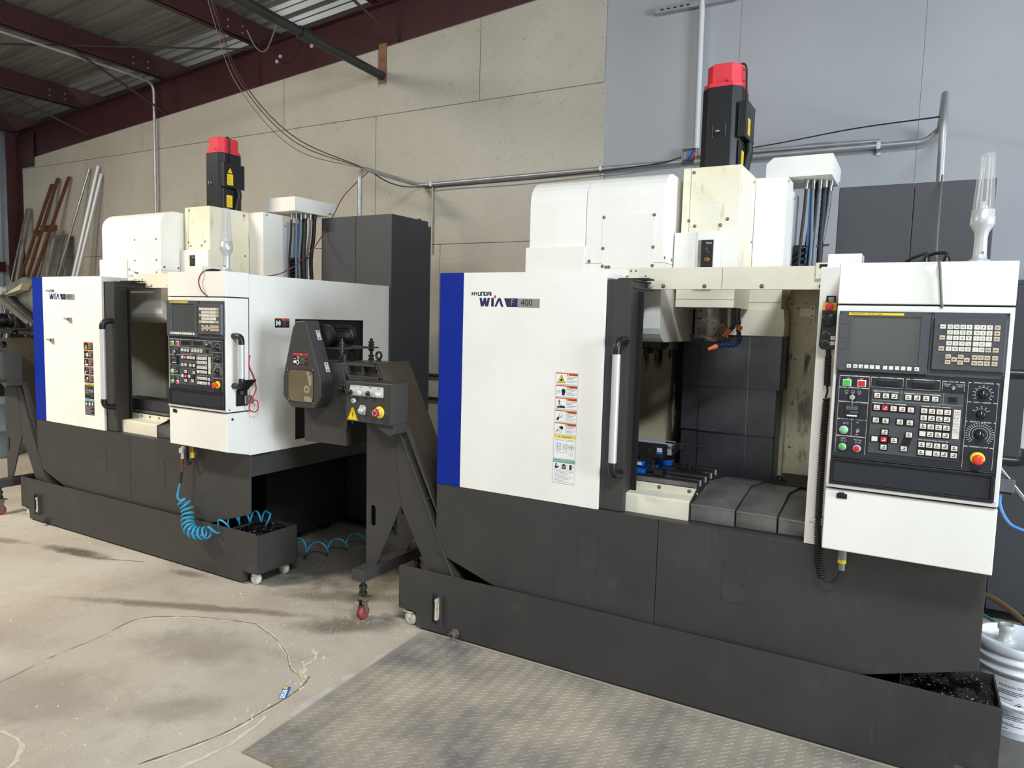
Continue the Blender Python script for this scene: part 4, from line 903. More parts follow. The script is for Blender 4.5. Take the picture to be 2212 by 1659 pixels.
    mb.box(-2.03, -2.02, 3.1, 3.93, .78, 1.80, CREAM); mb.box(.238, .25, 2.95, 3.93, .78, 1.80, CREAM); mb.box(-2.036, .2586, 4.145, 4.155, .775, 1.812, WHITE); mb.build('enclosure_shell', root)
    # telescopic column cover
    for i, (z0, z1, y, xr) in enumerate(((1.286, 1.556, 3.745, -.566), (1.046, 1.29, 3.758, -.582), (.80, 1.05, 3.771, -.585))):
        mb = MB(); mb.box(-1.073, -.975, y + .02, 3.92, z0, z1, COVERS); mb.prism([(-.975, y), (xr - .008, y), (xr, y + .006), (xr, 3.92), (-.975, 3.92)], z0, z1, COVERS, 'z'); mb.box(-.73, -.7275, y - .001, y, z0, z1, STEEL)
        for x in ((-.86, -.74, -.65) if i == 0 else (-.9, -.7)): mb.bolt((x, y + .012 if i == 0 else y, z1 - .006 if i == 0 else z0 + .01), .0035, '-y')
        mb.build('column_way_cover', root, bevel=.0015)
    mb = MB(); mb.prism([(-.835, 1.69), (-.575, 1.69), (-.566, 1.62), (-.568, 1.556), (-.835, 1.556)], 3.735, 3.92, CREAM); mb.box(-.744, -.588, 3.74, 3.92, 1.69, 1.81, CREAM); mb.box(-.742, -.589, 3.739, 3.741, 1.722, 1.7235, INK); mb.build('column_lower_cover', root)
    # --- tool changer
    def atc(x0, x1, nm):
        pts = [(3.235, 1.64)]
        pts += [(3.345 - .11 * cos(a * pi / 12), 2.195 + .11 * sin(a * pi / 12)) for a in range(7)]
        pts += [(3.62, 2.300), (3.80, 2.26), (3.80, 1.515), (3.33, 1.515)] + [(3.33 - .095 * sin(a * pi / 10), 1.61 - .095 * cos(a * pi / 10)) for a in range(1, 5)]
        m = MB(); m.prism(pts, x0, x1, WHITE, 'x'); return m.build(nm, root, bevel=.002)
    if left:
        atc(-1.74, -1.432, 'tool_changer_cover'); ac = atc(-1.429, -1.04, 'tool_changer_cover')
    else: atc(-1.74, -1.432, 'tool_changer_cover'); ac = atc(-1.429, -1.04, 'tool_changer_cover')
    mb = MB(); mb.box(-1.751, -1.427, 3.218, 3.234, 1.80, 1.969, WHITE); mb.build('tool_changer_apron', root, bevel=.0015)
    mb = MB(); mb.box(-1.343, -1.082, 3.2335, 3.236, 1.862, 2.112, WHITE)
    bolts(ac, [((x, 3.2335, z), .006, '-y') for x in (-1.337, -1.088) for z in (2.104, 1.957, 1.872)] + [((-1.408, 3.2345, 1.897), .006, '-y'), ((-1.318, 3.2335, 1.868), .006, '-y'), ((-1.303, 3.2335, 1.868), .006, '-y')])
    bolts(ac, [((-1.04, y, 1.909), .006, '+x') for y in (3.262, 3.371)])
    mb.build('access_hatch', ac)
    mb = MB(); mb.box(-1.43, -1.039, 3.2342, 3.2355, 1.886, 1.8872, INK); mb.box(-1.0398, -1.0392, 3.236, 3.40, 1.886, 1.8872, INK); mb.build('cover_seam', ac)
    mb = MB(); mb.box(-1.23, -1.03, 3.42, 3.52, 1.478, 1.514, DKSTEEL); mb.cyl((-1.14, 3.47, 1.515), (-1.14, 3.47, 1.455), .035, DKSTEEL); mb.box(-1.2, -1.09, 3.4, 3.43, 1.485, 1.51, STEEL); mb.cyl((-1.06, 3.5, 1.48), (-1.06, 3.5, 1.43), .012, DKSTEEL); mb.build('tool_arm', root)
    # --- spindle head
    mb = MB(); mb.box(-1.022, -.745, 3.408, 3.745, 1.686, 1.80, CREAM); mb.box(-1.011, -.7435, 3.408, 3.745, 1.80, 2.34, DRIP)
    hc = mb.build('spindle_head_cover', root, bevel=.002)
    mb = MB()
    bolts(hc, [((x, 3.408, z), .006, '-y') for x, z in ((-.961, 2.318), (-.975, 2.095), (-.795, 2.095))] + [((x, 3.4055, 2.068), .006, '-y') for x in (-.945, -.825)])
    bolts(hc, [((-.7435, y, z), .006, '+x') for y, z in ((3.70, 2.31), (3.71, 2.02), (3.50, 1.86))])
    mb.box(-.974, -.9728, 3.4074, 3.4085, 2.04, 2.337, INK); mb.box(-.952, -.815, 3.4055, 3.4085, 2.035, 2.078, DRIP)
    mb.box(-1.022, -.745, 3.4074, 3.4085, 1.7235, 1.7247, INK)
    mb.build('panel_seams', hc)
    mb = MB(); y = 3.385
    mb.prism([(-1.034, 3.407), (-1.034, y), (-.932, y), (-.917, 3.362), (-.833, 3.362), (-.818, y), (-.737, y), (-.737, 3.407)], 1.80, 2.037, WHITE, 'z'); mb.box(-.7425, -.737, 3.407, 3.7, 1.80, 1.87, WHITE); gd = mb.build('head_guard', root, bevel=.0015)
    mb = MB(); mb.box(-.912, -.842, 3.3605, 3.363, 1.80, 1.996, CREAM if left else SHEET); mb.box(-.897, -.842, 3.3595, 3.362, 1.80, 1.997, BLACK); F = Face(mb, (0, 3.3595, 0)); F.text('TOOL', -.862, 1.982, .011, WINK); F.ring(-.872, 1.955, .004, .0012, GREYINK); F.rect(-.868, -.858, 1.940, 1.942, GREYINK)
    mb.lathe([(.013, 0), (.013, -.008), (.009, -.010), (.0005, -.010)], (-.867, 3.3595, 1.905), BRASS, 18, 'y'); mb.build('tool_button_panel', gd)
    mb = MB(); mb.lathe([(.082, 0), (.082, -.12), (.079, -.125), (.079, -.133), (.082, -.137), (.078, -.166), (.04, -.168)], (-.877, 3.55, 1.686), SPIN, 36); mb.build('spindle', root)
    # coolant nozzles
    NZ = [[(-.752, 3.47, 1.685), (-.752, 3.47, 1.64), (-.756, 3.47, 1.60), (-.768, 3.46, 1.582)], [(-.735, 3.45, 1.685), (-.727, 3.45, 1.63), (-.728, 3.45, 1.59), (-.720, 3.44, 1.56), (-.716, 3.43, 1.535), (-.735, 3.42, 1.512), (-.765, 3.41, 1.513), (-.79, 3.4, 1.512), (-.808, 3.39, 1.505)], [(-.735, 3.45, 1.60), (-.722, 3.43, 1.585)]]
    for path in NZ:
        P = spline(path, 6); mb = MB()
        if path is not NZ[2]: mb.cyl(path[0], (path[0][0], path[0][1], path[0][2] - .075), .013, BLACK, n=14)
        seg = P[6:] if path is not NZ[2] else P
        for i in range(0, len(seg) - 1, 3):
            a, b = seg[i], seg[min(i + 3, len(seg) - 1)]; mb.tube([a, a.lerp(b, .35), a.lerp(b, .7), b], .011, NOZB, 10, rad=[.0075, .0115, .0115, .0075])
        d = (P[-1] - P[-3]).normalized(); mb.tube([P[-1], P[-1] + d * .01, P[-1] + d * .045], .01, NOZO, 12, rad=[.0125, .0125, .0065])
        if path is NZ[2]: mb = MB(); mb.cyl((-.732, 3.455, 1.602), (-.716, 3.432, 1.592), .013, NOZO, n=14)
        mb.build('coolant_nozzle', root, label='blue jointed nozzle with an orange tip')
    # motor
    def octo(cx, cy, a, b, c): return [(cx - a + c, cy - b), (cx + a - c, cy - b), (cx + a, cy - b + c), (cx + a, cy + b - c), (cx + a - c, cy + b), (cx - a + c, cy + b), (cx - a, cy + b - c), (cx - a, cy - b + c)]
    mx, my = -.888, 3.645
    mb = MB(); mb.prism(octo(mx, my, .094, .105, .036), 2.335, 2.742, BLACK, 'z')
    for dx in (-.03, .03): mb.box(mx + dx - .003, mx + dx + .003, my - .109, my - .104, 2.50, 2.565, DKSTEEL)
    mb.box(mx + .062, mx + .0975, my - .07, my - .02, 2.55, 2.66, BLACKR); mb.box(mx + .09, mx + .1015, my - .085, my + .06, 2.34, 2.49, BLACK)
    F = Face(mb, (mx + .1015, my - .06, 2.36), (0, 1, 0), (0, 0, 1), (1, 0, 0)); F.rect(0, .05, 0, .085, YELLOW, .0006)
    for i in range(6): F.rect(.008, .042 - .006 * (i % 3), .012 + i * .011, .014 + i * .011, INK, .001)
    mo = mb.build('spindle_motor', root, bevel=.003)
    mb = MB(); mb.torus((mx - .005, my - .118, 2.53), .012, .004, STEEL, 'x' if left else 'z'); mb.build('eyebolt', mo)
    mb = MB(); mb.prism(octo(mx, my, .092, .103, .036), 2.742, 2.762, PINKRED, 'z'); mb.prism(octo(mx, my, .080, .090, .034), 2.762, 2.85, PINKRED, 'z'); mb.prism(octo(mx, my, .072, .082, .032), 2.85, 2.856, PINKRED, 'z')
    for q in ((mx + .085, my - .03, 2.775), (mx + .085, my - .03, 2.83), (mx + .02, my - .095, 2.77)): mb.cyl(q, (q[0] + .012, q[1] - .004, q[2]), .005, PINKRED, n=8)
    mb.build('fan_cap', mo, bevel=.003, label='red fan cap')
    mb = MB(); tx = -.768
    mb.box(tx - .034, tx, 3.548, 3.715, 2.50, 2.662, BLACK); mb.box(tx, tx + .008, 3.543, 3.722, 2.495, 2.667, BLACK); mb.box(tx - .05, tx - .034, 3.57, 3.69, 2.53, 2.65, BLACK)
    F = Face(mb, (tx + .008, 3.543, 2.495), (0, 1, 0), (0, 0, 1), (1, 0, 0)); F.rect(.028, .078, .018, .095, YELLOW, .0006)
    for i in range(6): F.rect(.034, .07 - .006 * (i % 3), .026 + i * .0105, .028 + i * .0105, INK, .001)
    F.poly([(.033, .103), (.073, .103), (.053, .14)], YELLOW if left else BLACK, .0006); F.poly([(.05, .108), (.056, .108), (.054, .128)], INK, .001)
    for u, v in ((.008, .008), (.171, .008), (.171, .164), (.008, .164)): F.disc(u, v, .005, BLACK, .002, 10)
    F2 = Face(mb, (0, 3.548, 0)); F2.ring(tx - .018, 2.625, .011, .002, INK, .001)
    mb.build('terminal_box', mo, bevel=.002)
    mb = MB(); P = spline([(-.775, 3.67, 2.50), (-.772, 3.68, 2.45), (-.778, 3.67, 2.40), (-.785, 3.66, 2.335)], 14)
    mb.tube(P, .02, BLACKR, 12, rad=[.0215 if i % 2 else .0185 for i in range(len(P))]); mb.build('motor_cable', mo)
    mb = MB(); mb.tube(spline([(mx + .05, my - .03, 2.857), (mx + .092, my - .03, 2.85), (mx + .101, my - .03, 2.77), (mx + .102, my - .02, 2.66)], 6), .005, BLACKR, 8); mb.build('sensor_cable', mo)
    # --- column, duct, hoses
    mb = MB(); mb.box(-.742, -.594, 3.745, 3.93, 1.81, 2.337, WHITE); mb.box(-.744, -.574, 3.735, 3.93, 1.81, 1.872, WHITE); mb.box(-.67, -.588, 3.932, 4.12, 1.81, 2.295, mat('pale_grey_paint', (196, 200, 202), .42)); mb.box(-1.0, -.745, 3.80, 4.12, 1.81, 2.20, WHITE)
    for z in (2.26, 1.93, 1.87): mb.bolt((-.588, 3.95, z), .0055, '+x')
    mb.bolt((-.594, 3.78, 2.32), .0055, '+x'); mb.build('column_cover', root, bevel=.002)
    mb = MB(); mb.prism([(-.723, 2.358), (-.41, 2.358), (-.41, 2.46), (-.69, 2.46), (-.723, 2.43)], 3.877, 4.22, WHITE); mb.box(-.723, -.41, 4.22, 4.292, 2.385, 2.46, WHITE); mb.build('cable_duct', root, bevel=.0015)
    random.seed(11)
    HS = [(-.535, 3.96, BLACKR, .008), (-.505, 3.98, HOSEG, .0075), (-.475, 4.0, HOSEG, .0085), (-.50, 4.06, BLACKR, .016), (-.455, 4.02, BLACKR, .013), (-.43, 4.05, HOSEG, .0085), (-.44, 4.1, BLACKR, .014), (-.52, 4.02, BLUEC, .006)]
    for i, (x, y, m, r) in enumerate(HS):
        dx = random.uniform(-.03, .012); P = spline([(x, y, 2.352), (x + dx * .3, y, 2.2), (x + dx, y - .01, 2.02), (x + dx + random.uniform(-.02, .01), y, 1.80)], 10); mb = MB()
        mb.tube(P, r, m, 10, rad=[r * (1 + (.1 if (k % 2 and r > .0125) else 0)) for k in range(len(P))])
        if r < .012: mb.cyl((x, y, 2.357), (x, y, 2.335), r * 1.6, STEEL, n=6); mb.tube(P[1:4], r * 1.25, STEEL, 10)
        else: mb.cyl((x, y, 2.357), (x, y, 2.32), r * 1.25, STEEL if i == 4 else BLACK, n=10)
        mb.build('hydraulic_hose', root, label={HOSEG: 'grey hydraulic hose', BLUEC: 'blue air line'}.get(m))
    mb = MB(); mb.tube([(-.545, 3.95, 2.01), (-.42, 4.03, 2.03)], .006, BLACK, 6); mb.build('cable_tie', root)
    mb = MB(); mb.box(-.585, -.54, 4.0, 4.12, 1.81, 2.03, BLACKR); 
    for i in range(6): mb.tube(spline([(-.58, 3.99, 1.83 + i * .03), (-.55, 3.975, 1.86 + i * .03), (-.525, 3.99, 1.87 + i * .03)], 4), .009, BLACKR, 8)
    mb.build('valve_block', root)
    # --- table
    dx = .098 if left else 0.0; dy = 0.01 if left else 0.0
    tb = MB(); x0, x1, y0, y1 = -1.75 + dx, -.785 + dx, 3.07 + dy, 3.445 + dy
    tb.box(x0, x1, y0, y1, .855, .893, DKSTEEL); s = [y0, y0 + .045, y0 + .059, y0 + .135, y0 + .149, y0 + .235, y0 + .249, y0 + .325, y0 + .339, y1]
    for i in range(0, 10, 2): tb.box(x0, x1, s[i], s[i + 1], .893, .917, DKSTEEL)
    tb.box(x0, x1, y0 - .008, y0, .893, .913, COVERT); T = tb.build('work_table', root, bevel=.001)
    mb = MB()
    for i in range(1, 8, 2): mb.box(x1 - .001, x1 + .006, s[i] - .006, s[i], .893, .918, ALU); mb.box(x0 + .02, x1, s[i] - .0022, s[i], .912, .9182, STEEL)
    for y in (y0 + .03, y0 + .11, y0 + .2, y0 + .25, y0 + .3): mb.bolt((x1, y, .878), .007, '+x', ALU)
    mb.build('slot_ends', T)
    mb = MB(); mb.prism([(3.052, .891), (3.061, .891), (3.061, .79), (2.955, .765), (2.948, .765), (2.948, .852), (2.956, .857), (3.052, .862)], x0, x1, CREAM, 'x')
    for x in (x1 - .165, x1 - .03) if not left else (x1 - .32, x1 - .23, x1 - .13, x1 - .03): mb.bolt((x, 3.052, .877), .0065, '-y')
    mb.build('table_skirt', root, bevel=.0015)
    mb = MB(); mb.prism([(3.06, .891), (y1, .891), (y1, .79), (2.95, .765), (2.95, .85)], x1, x1 + .006, BLACKP, 'x')
    for q in ((2.965, .84), (2.965, .775), (3.05, .87)): mb.bolt((x1 + .006, q[0], q[1]), .006, '+x', ALU)
    mb.build('table_end_plate', root)
    for i, (a, b) in enumerate(((-.777, -.597), (-.592, -.434), (-.428, -.14))):
        k = i * .008; mb = MB(); a += dx * (1 - i * .5); b += dx * (1 - i * .5)
        mb.prism([(2.952 + k, .765), (2.952 + k, .846 - k * .5), (2.956 + k, .85 - k * .5), (3.26, .892 - k), (3.60, .85 - k), (3.60, .765)], a, b, COVERT, 'x'); mb.box(a, b, 2.9505 + k, 2.953 + k, .842 - k * .5, .849 - k * .5, STEEL)
        mb.build('table_way_cover', root, bevel=.001)
    mb = MB(); mb.hexa([(-.60, 3.72, .80), (-.40, 3.62, .80), (-.40, 3.63, .79), (-.60, 3.73, .79), (-.555, 3.72, .862), (-.53, 3.71, .862), (-.53, 3.72, .862), (-.555, 3.73, .862)], COVERS); mb.bolt((-.54, 3.71, .85), .006, '-y'); mb.bolt((-.47, 3.655, .81), .006, '-y'); mb.build('chip_deflector', root)
    # --- console and lamp
    C = console(root, left)
    mb = MB(); c = (.1665, 2.825, 1.829)
    mb.lathe([(.036, 0), (.036, .006), (.030, .010), (.0215, .014), (.0195, .03), (.0185, .085), (.021, .10), (.033, .122), (.035, .126), (.035, .150), (.033, .153), (.033, .172), (.030, .174)], c, ALUP, 32); mb.cyl((c[0] + .008, c[1] - .0185, 1.862), (c[0] + .008, c[1] - .0225, 1.862), .004, BOLT, n=10)
    sl = mb.build('signal_lamp', root, label='silver lamp stem with a clear lens')
    mb = MB(); mb.lathe([(.0315, .172), (.0225, .345), (.0205, .356), (.012, .359), (.0004, .359)], c, CLEARP, 32); mb.build('lens', sl, label='clear tapered lens')
    mb = MB(); mb.lathe([(.012, .172), (.012, .185), (.006, .188), (.006, .20), (.0005, .20)], c, WINK, 16)
    for a in range(6): mb.cyl((c[0] + .017 * cos(a), c[1] + .017 * sin(a), 2.0), (c[0] + .014 * cos(a), c[1] + .014 * sin(a), 2.17), .0012, ALU, n=6)
    mb.build('bulb', sl)
    return root, C
# ================================================================== CABINET, TANK, CONVEYOR (one set per machine)
def cabinet(left):
    t = thing('electrical_cabinet', (-.055, 4.37, 0), 'tall dark grey electrical cabinet behind the machining center farther left' if left else 'tall dark grey electrical cabinet behind the machining center at right, wires hanging over it', 'electrical cabinet', 'electrical cabinets')
    mb = MB(); mb.box(-.396, -.0535, 4.13, 4.56, .06, 2.335, DKGREY); mb.box(-.0515, .288, 4.13, 4.56, .06, 2.335, DKGREY); mb.box(-.36, .25, 4.2, 4.5, 0, .06, BLACK); mb.build('body', t, bevel=.003)
    mb = MB(); mb.box(-.39, .286, 4.565, 4.602, .07, 2.30, DKGREY); mb.build('rear_door', t, bevel=.003)
    mb = MB(); F = Face(mb, (.288, 0, 0), (0, 1, 0), (0, 0, 1), (1, 0, 0))
    for y in (4.42, 4.49):
        F.rect(y, y + .035, 2.18, 2.182, INK, .0008); F.rect(y, y + .035, 2.12, 2.122, INK, .0008); F.rect(y, y + .002, 2.12, 2.182, INK, .0008)
        for z in (2.122, 2.18): F.disc(y + .035, z, .004, INK, .001, 10)
    mb.build('knockout', t)
    mb = MB()
    for x in (-.36, .25): mb.cyl((x, 4.5, 2.335), (x, 4.5, 2.35), .014, BLACK, n=8)
    mb.build('lifting_cap', t)
    return t

def castor(mb_parent, x, y, top, wheel, r, nm='caster', yoke=None):
    m = yoke or CASTERW; mb = MB(); mb.box(x - .028, x + .028, y - .028, y + .028, top - .004, top, m)
    for d in (-.017, .017): mb.prism([(x - .012, top), (x + .016, top), (x + .014, r * .9), (x - .004, r * .9)], y + d - .002, y + d + .002, m)
    mb.cyl((x, y, top), (x, y, top - .012), .02, m); o = mb.build(nm, mb_parent)
    mb = MB(); mb.lathe([(.004, -.013), (r * .9, -.013), (r, -.009), (r, .009), (r * .9, .013), (.004, .013)], (x + .005, y, r), wheel, 20, 'y'); mb.cyl((x + .005, y - .02, r), (x + .005, y + .02, r), .005, BOLT, n=8); mb.build('wheel', o)
    return o

def tank(left):
    DUSTY = mat('dusty_steel', (112, 100, 86), .55, metal=.2, var=.3, vscale=30)
    t = thing('coolant_tank', (-.95, 3.03, 0), 'long low black coolant tank under the machining center farther left' if left else 'long low black coolant tank under the machining center at right, nearest the viewer', 'coolant tank', 'coolant tanks')
    y = 2.872; zt = .3195; xl, xr = -2.262, .347
    arc = [(xl + .018 - .018 * cos(a * pi / 8), zt - .018 + .018 * sin(a * pi / 8)) for a in range(5)]
    mb = MB(); mb.prism([(xl, .088)] + arc + [(xr - .012, zt), (xr, zt - .012), (xr, .080), (.222, .080), (.222, .012), (-2.147, .012), (-2.147, .088)], y, y + .006, BLACKW); mb.box(-2.147, .222, y + .006, y + .03, .012, .016, BLACKW)
    mb.box(-2.147, -2.141, y + .006, 2.95, .012, .088, BLACKW); mb.box(.216, .222, y + .006, 2.95, .012, .08, BLACKW); mb.build('front_plate', t, bevel=.001)
    mb = MB(); yk = 3.184
    mb.box(xr - .006, xr, y + .006, yk, .080, zt - .010, BLACKW); mb.box(xl + .12, xr, yk - .006, yk, .080, zt - .012, BLACKW); mb.box(xl + .12, xr, y + .006, yk, .076, .082, BLACKW); mb.box(xl + .12, xl + .126, y + .006, yk, .08, .11, BLACKW); mb.box(.035, .041, y + .006, yk - .006, .08, .29, BLACKW); mb.build('tray', t)
    mb = MB(); n = 26; vs = []; X0, X1, Y0, Y1 = .043, xr - .007, y + .007, yk - .007; random.seed(5)
    for i in range(n + 1):
        for j in range(n + 1): vs.append((X0 + (X1 - X0) * i / n, Y0 + (Y1 - Y0) * j / n, .272 + random.uniform(0, .012) + .016 * sin(i * .33) * sin(j * .4)))
    mb.add(vs, [(i * (n + 1) + j, (i + 1) * (n + 1) + j, (i + 1) * (n + 1) + j + 1, i * (n + 1) + j + 1) for i in range(n) for j in range(n)], OILY, True); mb.box(-1.6, .034, y + .007, yk - .007, .1, .215, OILY); mb.build('sludge', t)
    mb = MB()
    for x in (-2.042, -1.985):
        mb.box(x, x + .004, y - .022, y, .062, .218, BLACKW); mb.box(x + (-.0 if x < -2 else .0), x + .022, y - .003, y, .062, .218, BLACKW)
    mb.build('gauge_guard', t, bevel=.001)
    mb = MB(); mb.box(-2.021, -1.995, y - .014, y - .002, .088, .188, CASTERW); mb.box(-2.013, -2.003, y - .0155, y - .013, .10, .176, mat('gauge_window', (206, 186, 130), .3)); F = Face(mb, (0, y - .0155, 0)); F.rect(-2.011, -2.0055, .138, .143, INK, .0006)
    for z in (.092, .184): mb.cyl((-2.008, y - .002, z), (-2.008, y - .02, z), .011, ALU, n=16)
    mb.build('sight_gauge', t, label='pale sight gauge')
    mb = MB(); mb.cyl((-1.902, y, .036), (-1.902, y - .016, .036), .024, DUSTY if not left else BLACKW, n=6); mb.cyl((-1.902, y - .016, .036), (-1.902, y - .038, .036), .015, DUSTY if not left else BLACKW, n=18); mb.cyl((-1.902, y - .0385, .036), (-1.902, y - .039, .036), .008, BLACK, n=14); mb.build('drain_plug', t)
    for x, yy in ((.285, 2.917), (.285, 3.130), (-2.205, 2.905), (-2.10, 3.15)): castor(t, x, yy, .0805 if x > 0 else .0765, CASTERW if x > 0 else CASTERW, .036)
    return t

def conveyor(left):
    t = thing('chip_conveyor', (-2.45, 3.03, 0), 'black chip conveyor cut off by the left photo edge, left of the farther blue stripe' if left else 'black chip conveyor with motor and control box between the two machining centers', 'chip conveyor', 'chip conveyors')
    ya, yb = 2.9, 3.172
    mb = MB(); mb.prism([(-2.66, 1.10), (-2.66, 1.348), (-2.461, 1.348), (-2.285, 1.0), (-2.052, .532), (-1.88, .19), (-2.03, .19), (-2.278, .621), (-2.48, 1.0), (-2.54, 1.10)], ya + .035, yb, BLACKP)
    for a, b, c, d in (((-2.475, 1.0), (-2.285, 1.0), (-2.052, .532), (-2.278, .621)),): pass
    mb.prism([(-2.50, 1.04), (-2.305, 1.04), (-1.885, .19), (-2.03, .19), (-2.278, .621)], ya, ya + .034, BLACKP)
    mb.prism([(-2.305, 1.04), (-2.297, 1.04), (-1.877, .19), (-1.885, .19)], ya - .012, ya + .034, BLACKP)
    mb.prism([(-2.26, 1.04), (-2.252, 1.04), (-2.03, .60), (-2.038, .60)], ya - .004, ya + .034, BLACKP)
    mb.prism([(-2.66, 1.348), (-2.461, 1.348), (-2.44, 1.305), (-2.45, 1.305), (-2.47, 1.335), (-2.66, 1.335)], ya, ya + .034, BLACKP); mb.prism([(-2.47, 1.345), (-2.455, 1.345), (-2.30, 1.03), (-2.315, 1.03)], ya, ya + .034, BLACKP)
    mb.box(-2.66, -2.42, ya, ya + .034, 1.268, 1.283, BLACKP); mb.box(-2.66, -2.65, ya, ya + .034, 1.0, 1.34, BLACKP); mb.box(-2.553, -2.548, ya, ya + .034, 1.283, 1.335, BLACKP); mb.box(-2.66, -2.31, ya, ya + .034, 1.04, 1.268, BLACKP)
    mb.box(-2.135, -2.10, ya + .0, ya + .034, .68, .686, BLACKP)
    mb.build('conveyor_body', t, bevel=.0015)
    mb = MB(); mb.prism([(-2.52, 1.349), (-2.458, 1.352), (-1.86, .16), (-1.852, .164), (-2.452, 1.358), (-2.52, 1.355)], ya + .008, yb + .004, BROWNMET); mb.bolt((-2.405, ya + .03, 1.262), .005, '+x', BOLT); mb.box(-2.70, -2.52, ya + .05, yb - .03, 1.348, 1.354, BROWNMET); mb.build('top_cover', t, label='dusty brown sloping cover')
    # support leg with a slot
    def leg(y0, y1, nm, slot):
        m = MB(); cx, cz, r, h = -2.462, .540, .0175, .040
        L = [(cx, cz + h + r)] + [(cx - r * sin(a * pi / 10), cz + h + r * cos(a * pi / 10)) for a in range(1, 6)] + [(cx - r * sin(a * pi / 10), cz - h + r * cos(a * pi / 10)) for a in range(5, 11)]
        R = [(2 * cx - a, b) for a, b in L]
        m.prism([(cx, 1.04), (-2.51, 1.04), (-2.508, .277), (cx, .277)] + L[::-1], y0, y1, BLACKP); m.prism([(cx, 1.04), (-2.335, 1.04), (-2.278, .621), (-2.438, .277), (cx, .277)] + R[::-1], y0, y1, BLACKP)
        return m.build(nm, t)
    leg(ya - .002, ya + .008, 'support_leg', 1); leg(yb - .01, yb, 'support_leg', 1)
    mb = MB(); mb.box(-2.502, -2.42, 2.775, 3.33, .215, .277, BLACKP); mb.build('foot_beam', t, bevel=.004)
    for y in (2.815, 3.29):
        mb = MB(); x = -2.455; mb.cyl((x, y, .215), (x, y, .13), .012, DKSTEEL, n=12); mb.cyl((x, y, .185), (x, y, .165), .022, DKSTEEL, n=6); mb.cyl((x, y, .15), (x, y, .135), .022, DKSTEEL, n=6); mb.box(x - .045, x + .04, y - .035, y + .035, .118, .124, mat('dusty_steel', (112, 100, 86), .55, metal=.2, var=.3, vscale=30))
        for d in (-.02, .02): mb.prism([(y - .022, .118), (y + .022, .118), (y + .008, .035), (y - .006, .035)], x + d - .002, x + d + .002, mat('dusty_steel', (112, 100, 86), .55, metal=.2, var=.3, vscale=30), 'x')
        mb.prism([(y - .03, .09), (y - .025, .10), (y - .045, .03), (y - .052, .034)], x - .03, x - .004, SHEET, 'x'); k = mb.build('caster', t)
        mb = MB(); mb.lathe([(.006, -.015), (.024, -.015), (.036, -.013), (.0375, -.008), (.0375, .008), (.036, .013), (.024, .015), (.006, .015)], (x, y, .0378), mat('dusty_red_wheel', (150, 62, 62), .5, var=.3, vscale=30), 24, 'x'); mb.build('wheel', k, label='dusty red wheel')
    # discharge head with its chain guard
    mb = MB(); mb.box(-2.93, -2.66, ya, yb, 1.09, 1.345, BLACKP); mb.box(-2.72, -2.56, ya + .02, yb - .02, 1.343, 1.349, BLACKP); mb.build('discharge_head', t, bevel=.002)
    G = [(-2.937, 1.565), (-2.867, 1.571), (-2.752, 1.250), (-2.753, 1.158), (-2.798, 1.096), (-2.968, 1.092), (-3.034, 1.150), (-3.033, 1.257), (-2.960, 1.530)]
    mb = MB(); wx0, wx1, wz0, wz1 = -2.988, -2.806, 1.128, 1.300
    mb.prism(G, 2.803, 2.905, BLACKP); g = mb.build('chain_guard', t, bevel=.006)
    def rr(x0, x1, z0, z1, r, k=5):
        o = []
        for cx, cz, a in ((x1 - r, z1 - r, 0), (x0 + r, z1 - r, 1), (x0 + r, z0 + r, 2), (x1 - r, z0 + r, 3)): o += [(cx + r * cos((a + i / k) * pi / 2), cz + r * sin((a + i / k) * pi / 2)) for i in range(k + 1)]
        return o
    mb = MB(); mb.prism(rr(wx0 - .004, wx1 + .004, wz0 - .004, wz1 + .004, .03), 2.8015, 2.803, INK); mb.prism(rr(wx0, wx1, wz0, wz1, .028), 2.7995, 2.8017, mat('dusty_tan_window', (106, 96, 74), .3, var=.2, vscale=8)); F = Face(mb, (0, 2.7995, 0))
    dsk = mat('sprocket_tan', (150, 138, 112), .5); F.disc(-2.850, 1.198, .022, dsk, .0008); F.disc(-2.850, 1.198, .006, BROWNMET, .0014); F.poly([(-2.872, 1.16), (-2.83, 1.16), (-2.81, 1.145), (-2.81, 1.13), (-2.865, 1.132)], dsk, .0008); F.disc(-2.84, 1.285, .011, dsk, .0008); F.poly([(-2.845, 1.27), (-2.815, 1.28), (-2.812, 1.23), (-2.83, 1.21)], dsk, .0006)
    for x, z in ((-2.996, 1.296), (-2.808, 1.306), (-2.989, 1.13), (-2.802, 1.124)): mb.bolt((x, 2.803, z), .005, '-y')
    mb.build('inspection_window', g, label='smoky tan inspection window')
    mb = MB(); F = Face(mb, (-2.955, 2.803, 1.325)); RD = mat('danger_red', (206, 44, 60), .5); F.rect(0, .112, 0, .066, RD, .0004, .0005); F.rect(.001, .111, .001, .055, INK, .0012); F.rect(.052, .111, .055, .065, RD, .0014); F.text('DANGER', .086, .0598, .009, INK, .0018); F.poly([(.054, .056), (.066, .056), (.06, .0645)], YELLOW, .0018)
    F.ring(.035, .017, .008, .004, WINK, .0016); F.rect(.004, .03, .012, .026, WINK, .0016); F.rect(.006, .022, .034, .037, WINK, .0016); F.line(.03, .05, .045, .04, .004, WINK, .0016); F.line(.034, .03, .046, .046, .004, WINK, .0016)
    for i in range(6): F.rect(.052, .106 - .012 * (i % 3), .047 - i * .007, .049 - i * .007, GREYINK, .0016)
    mb.build('danger_decal', g)
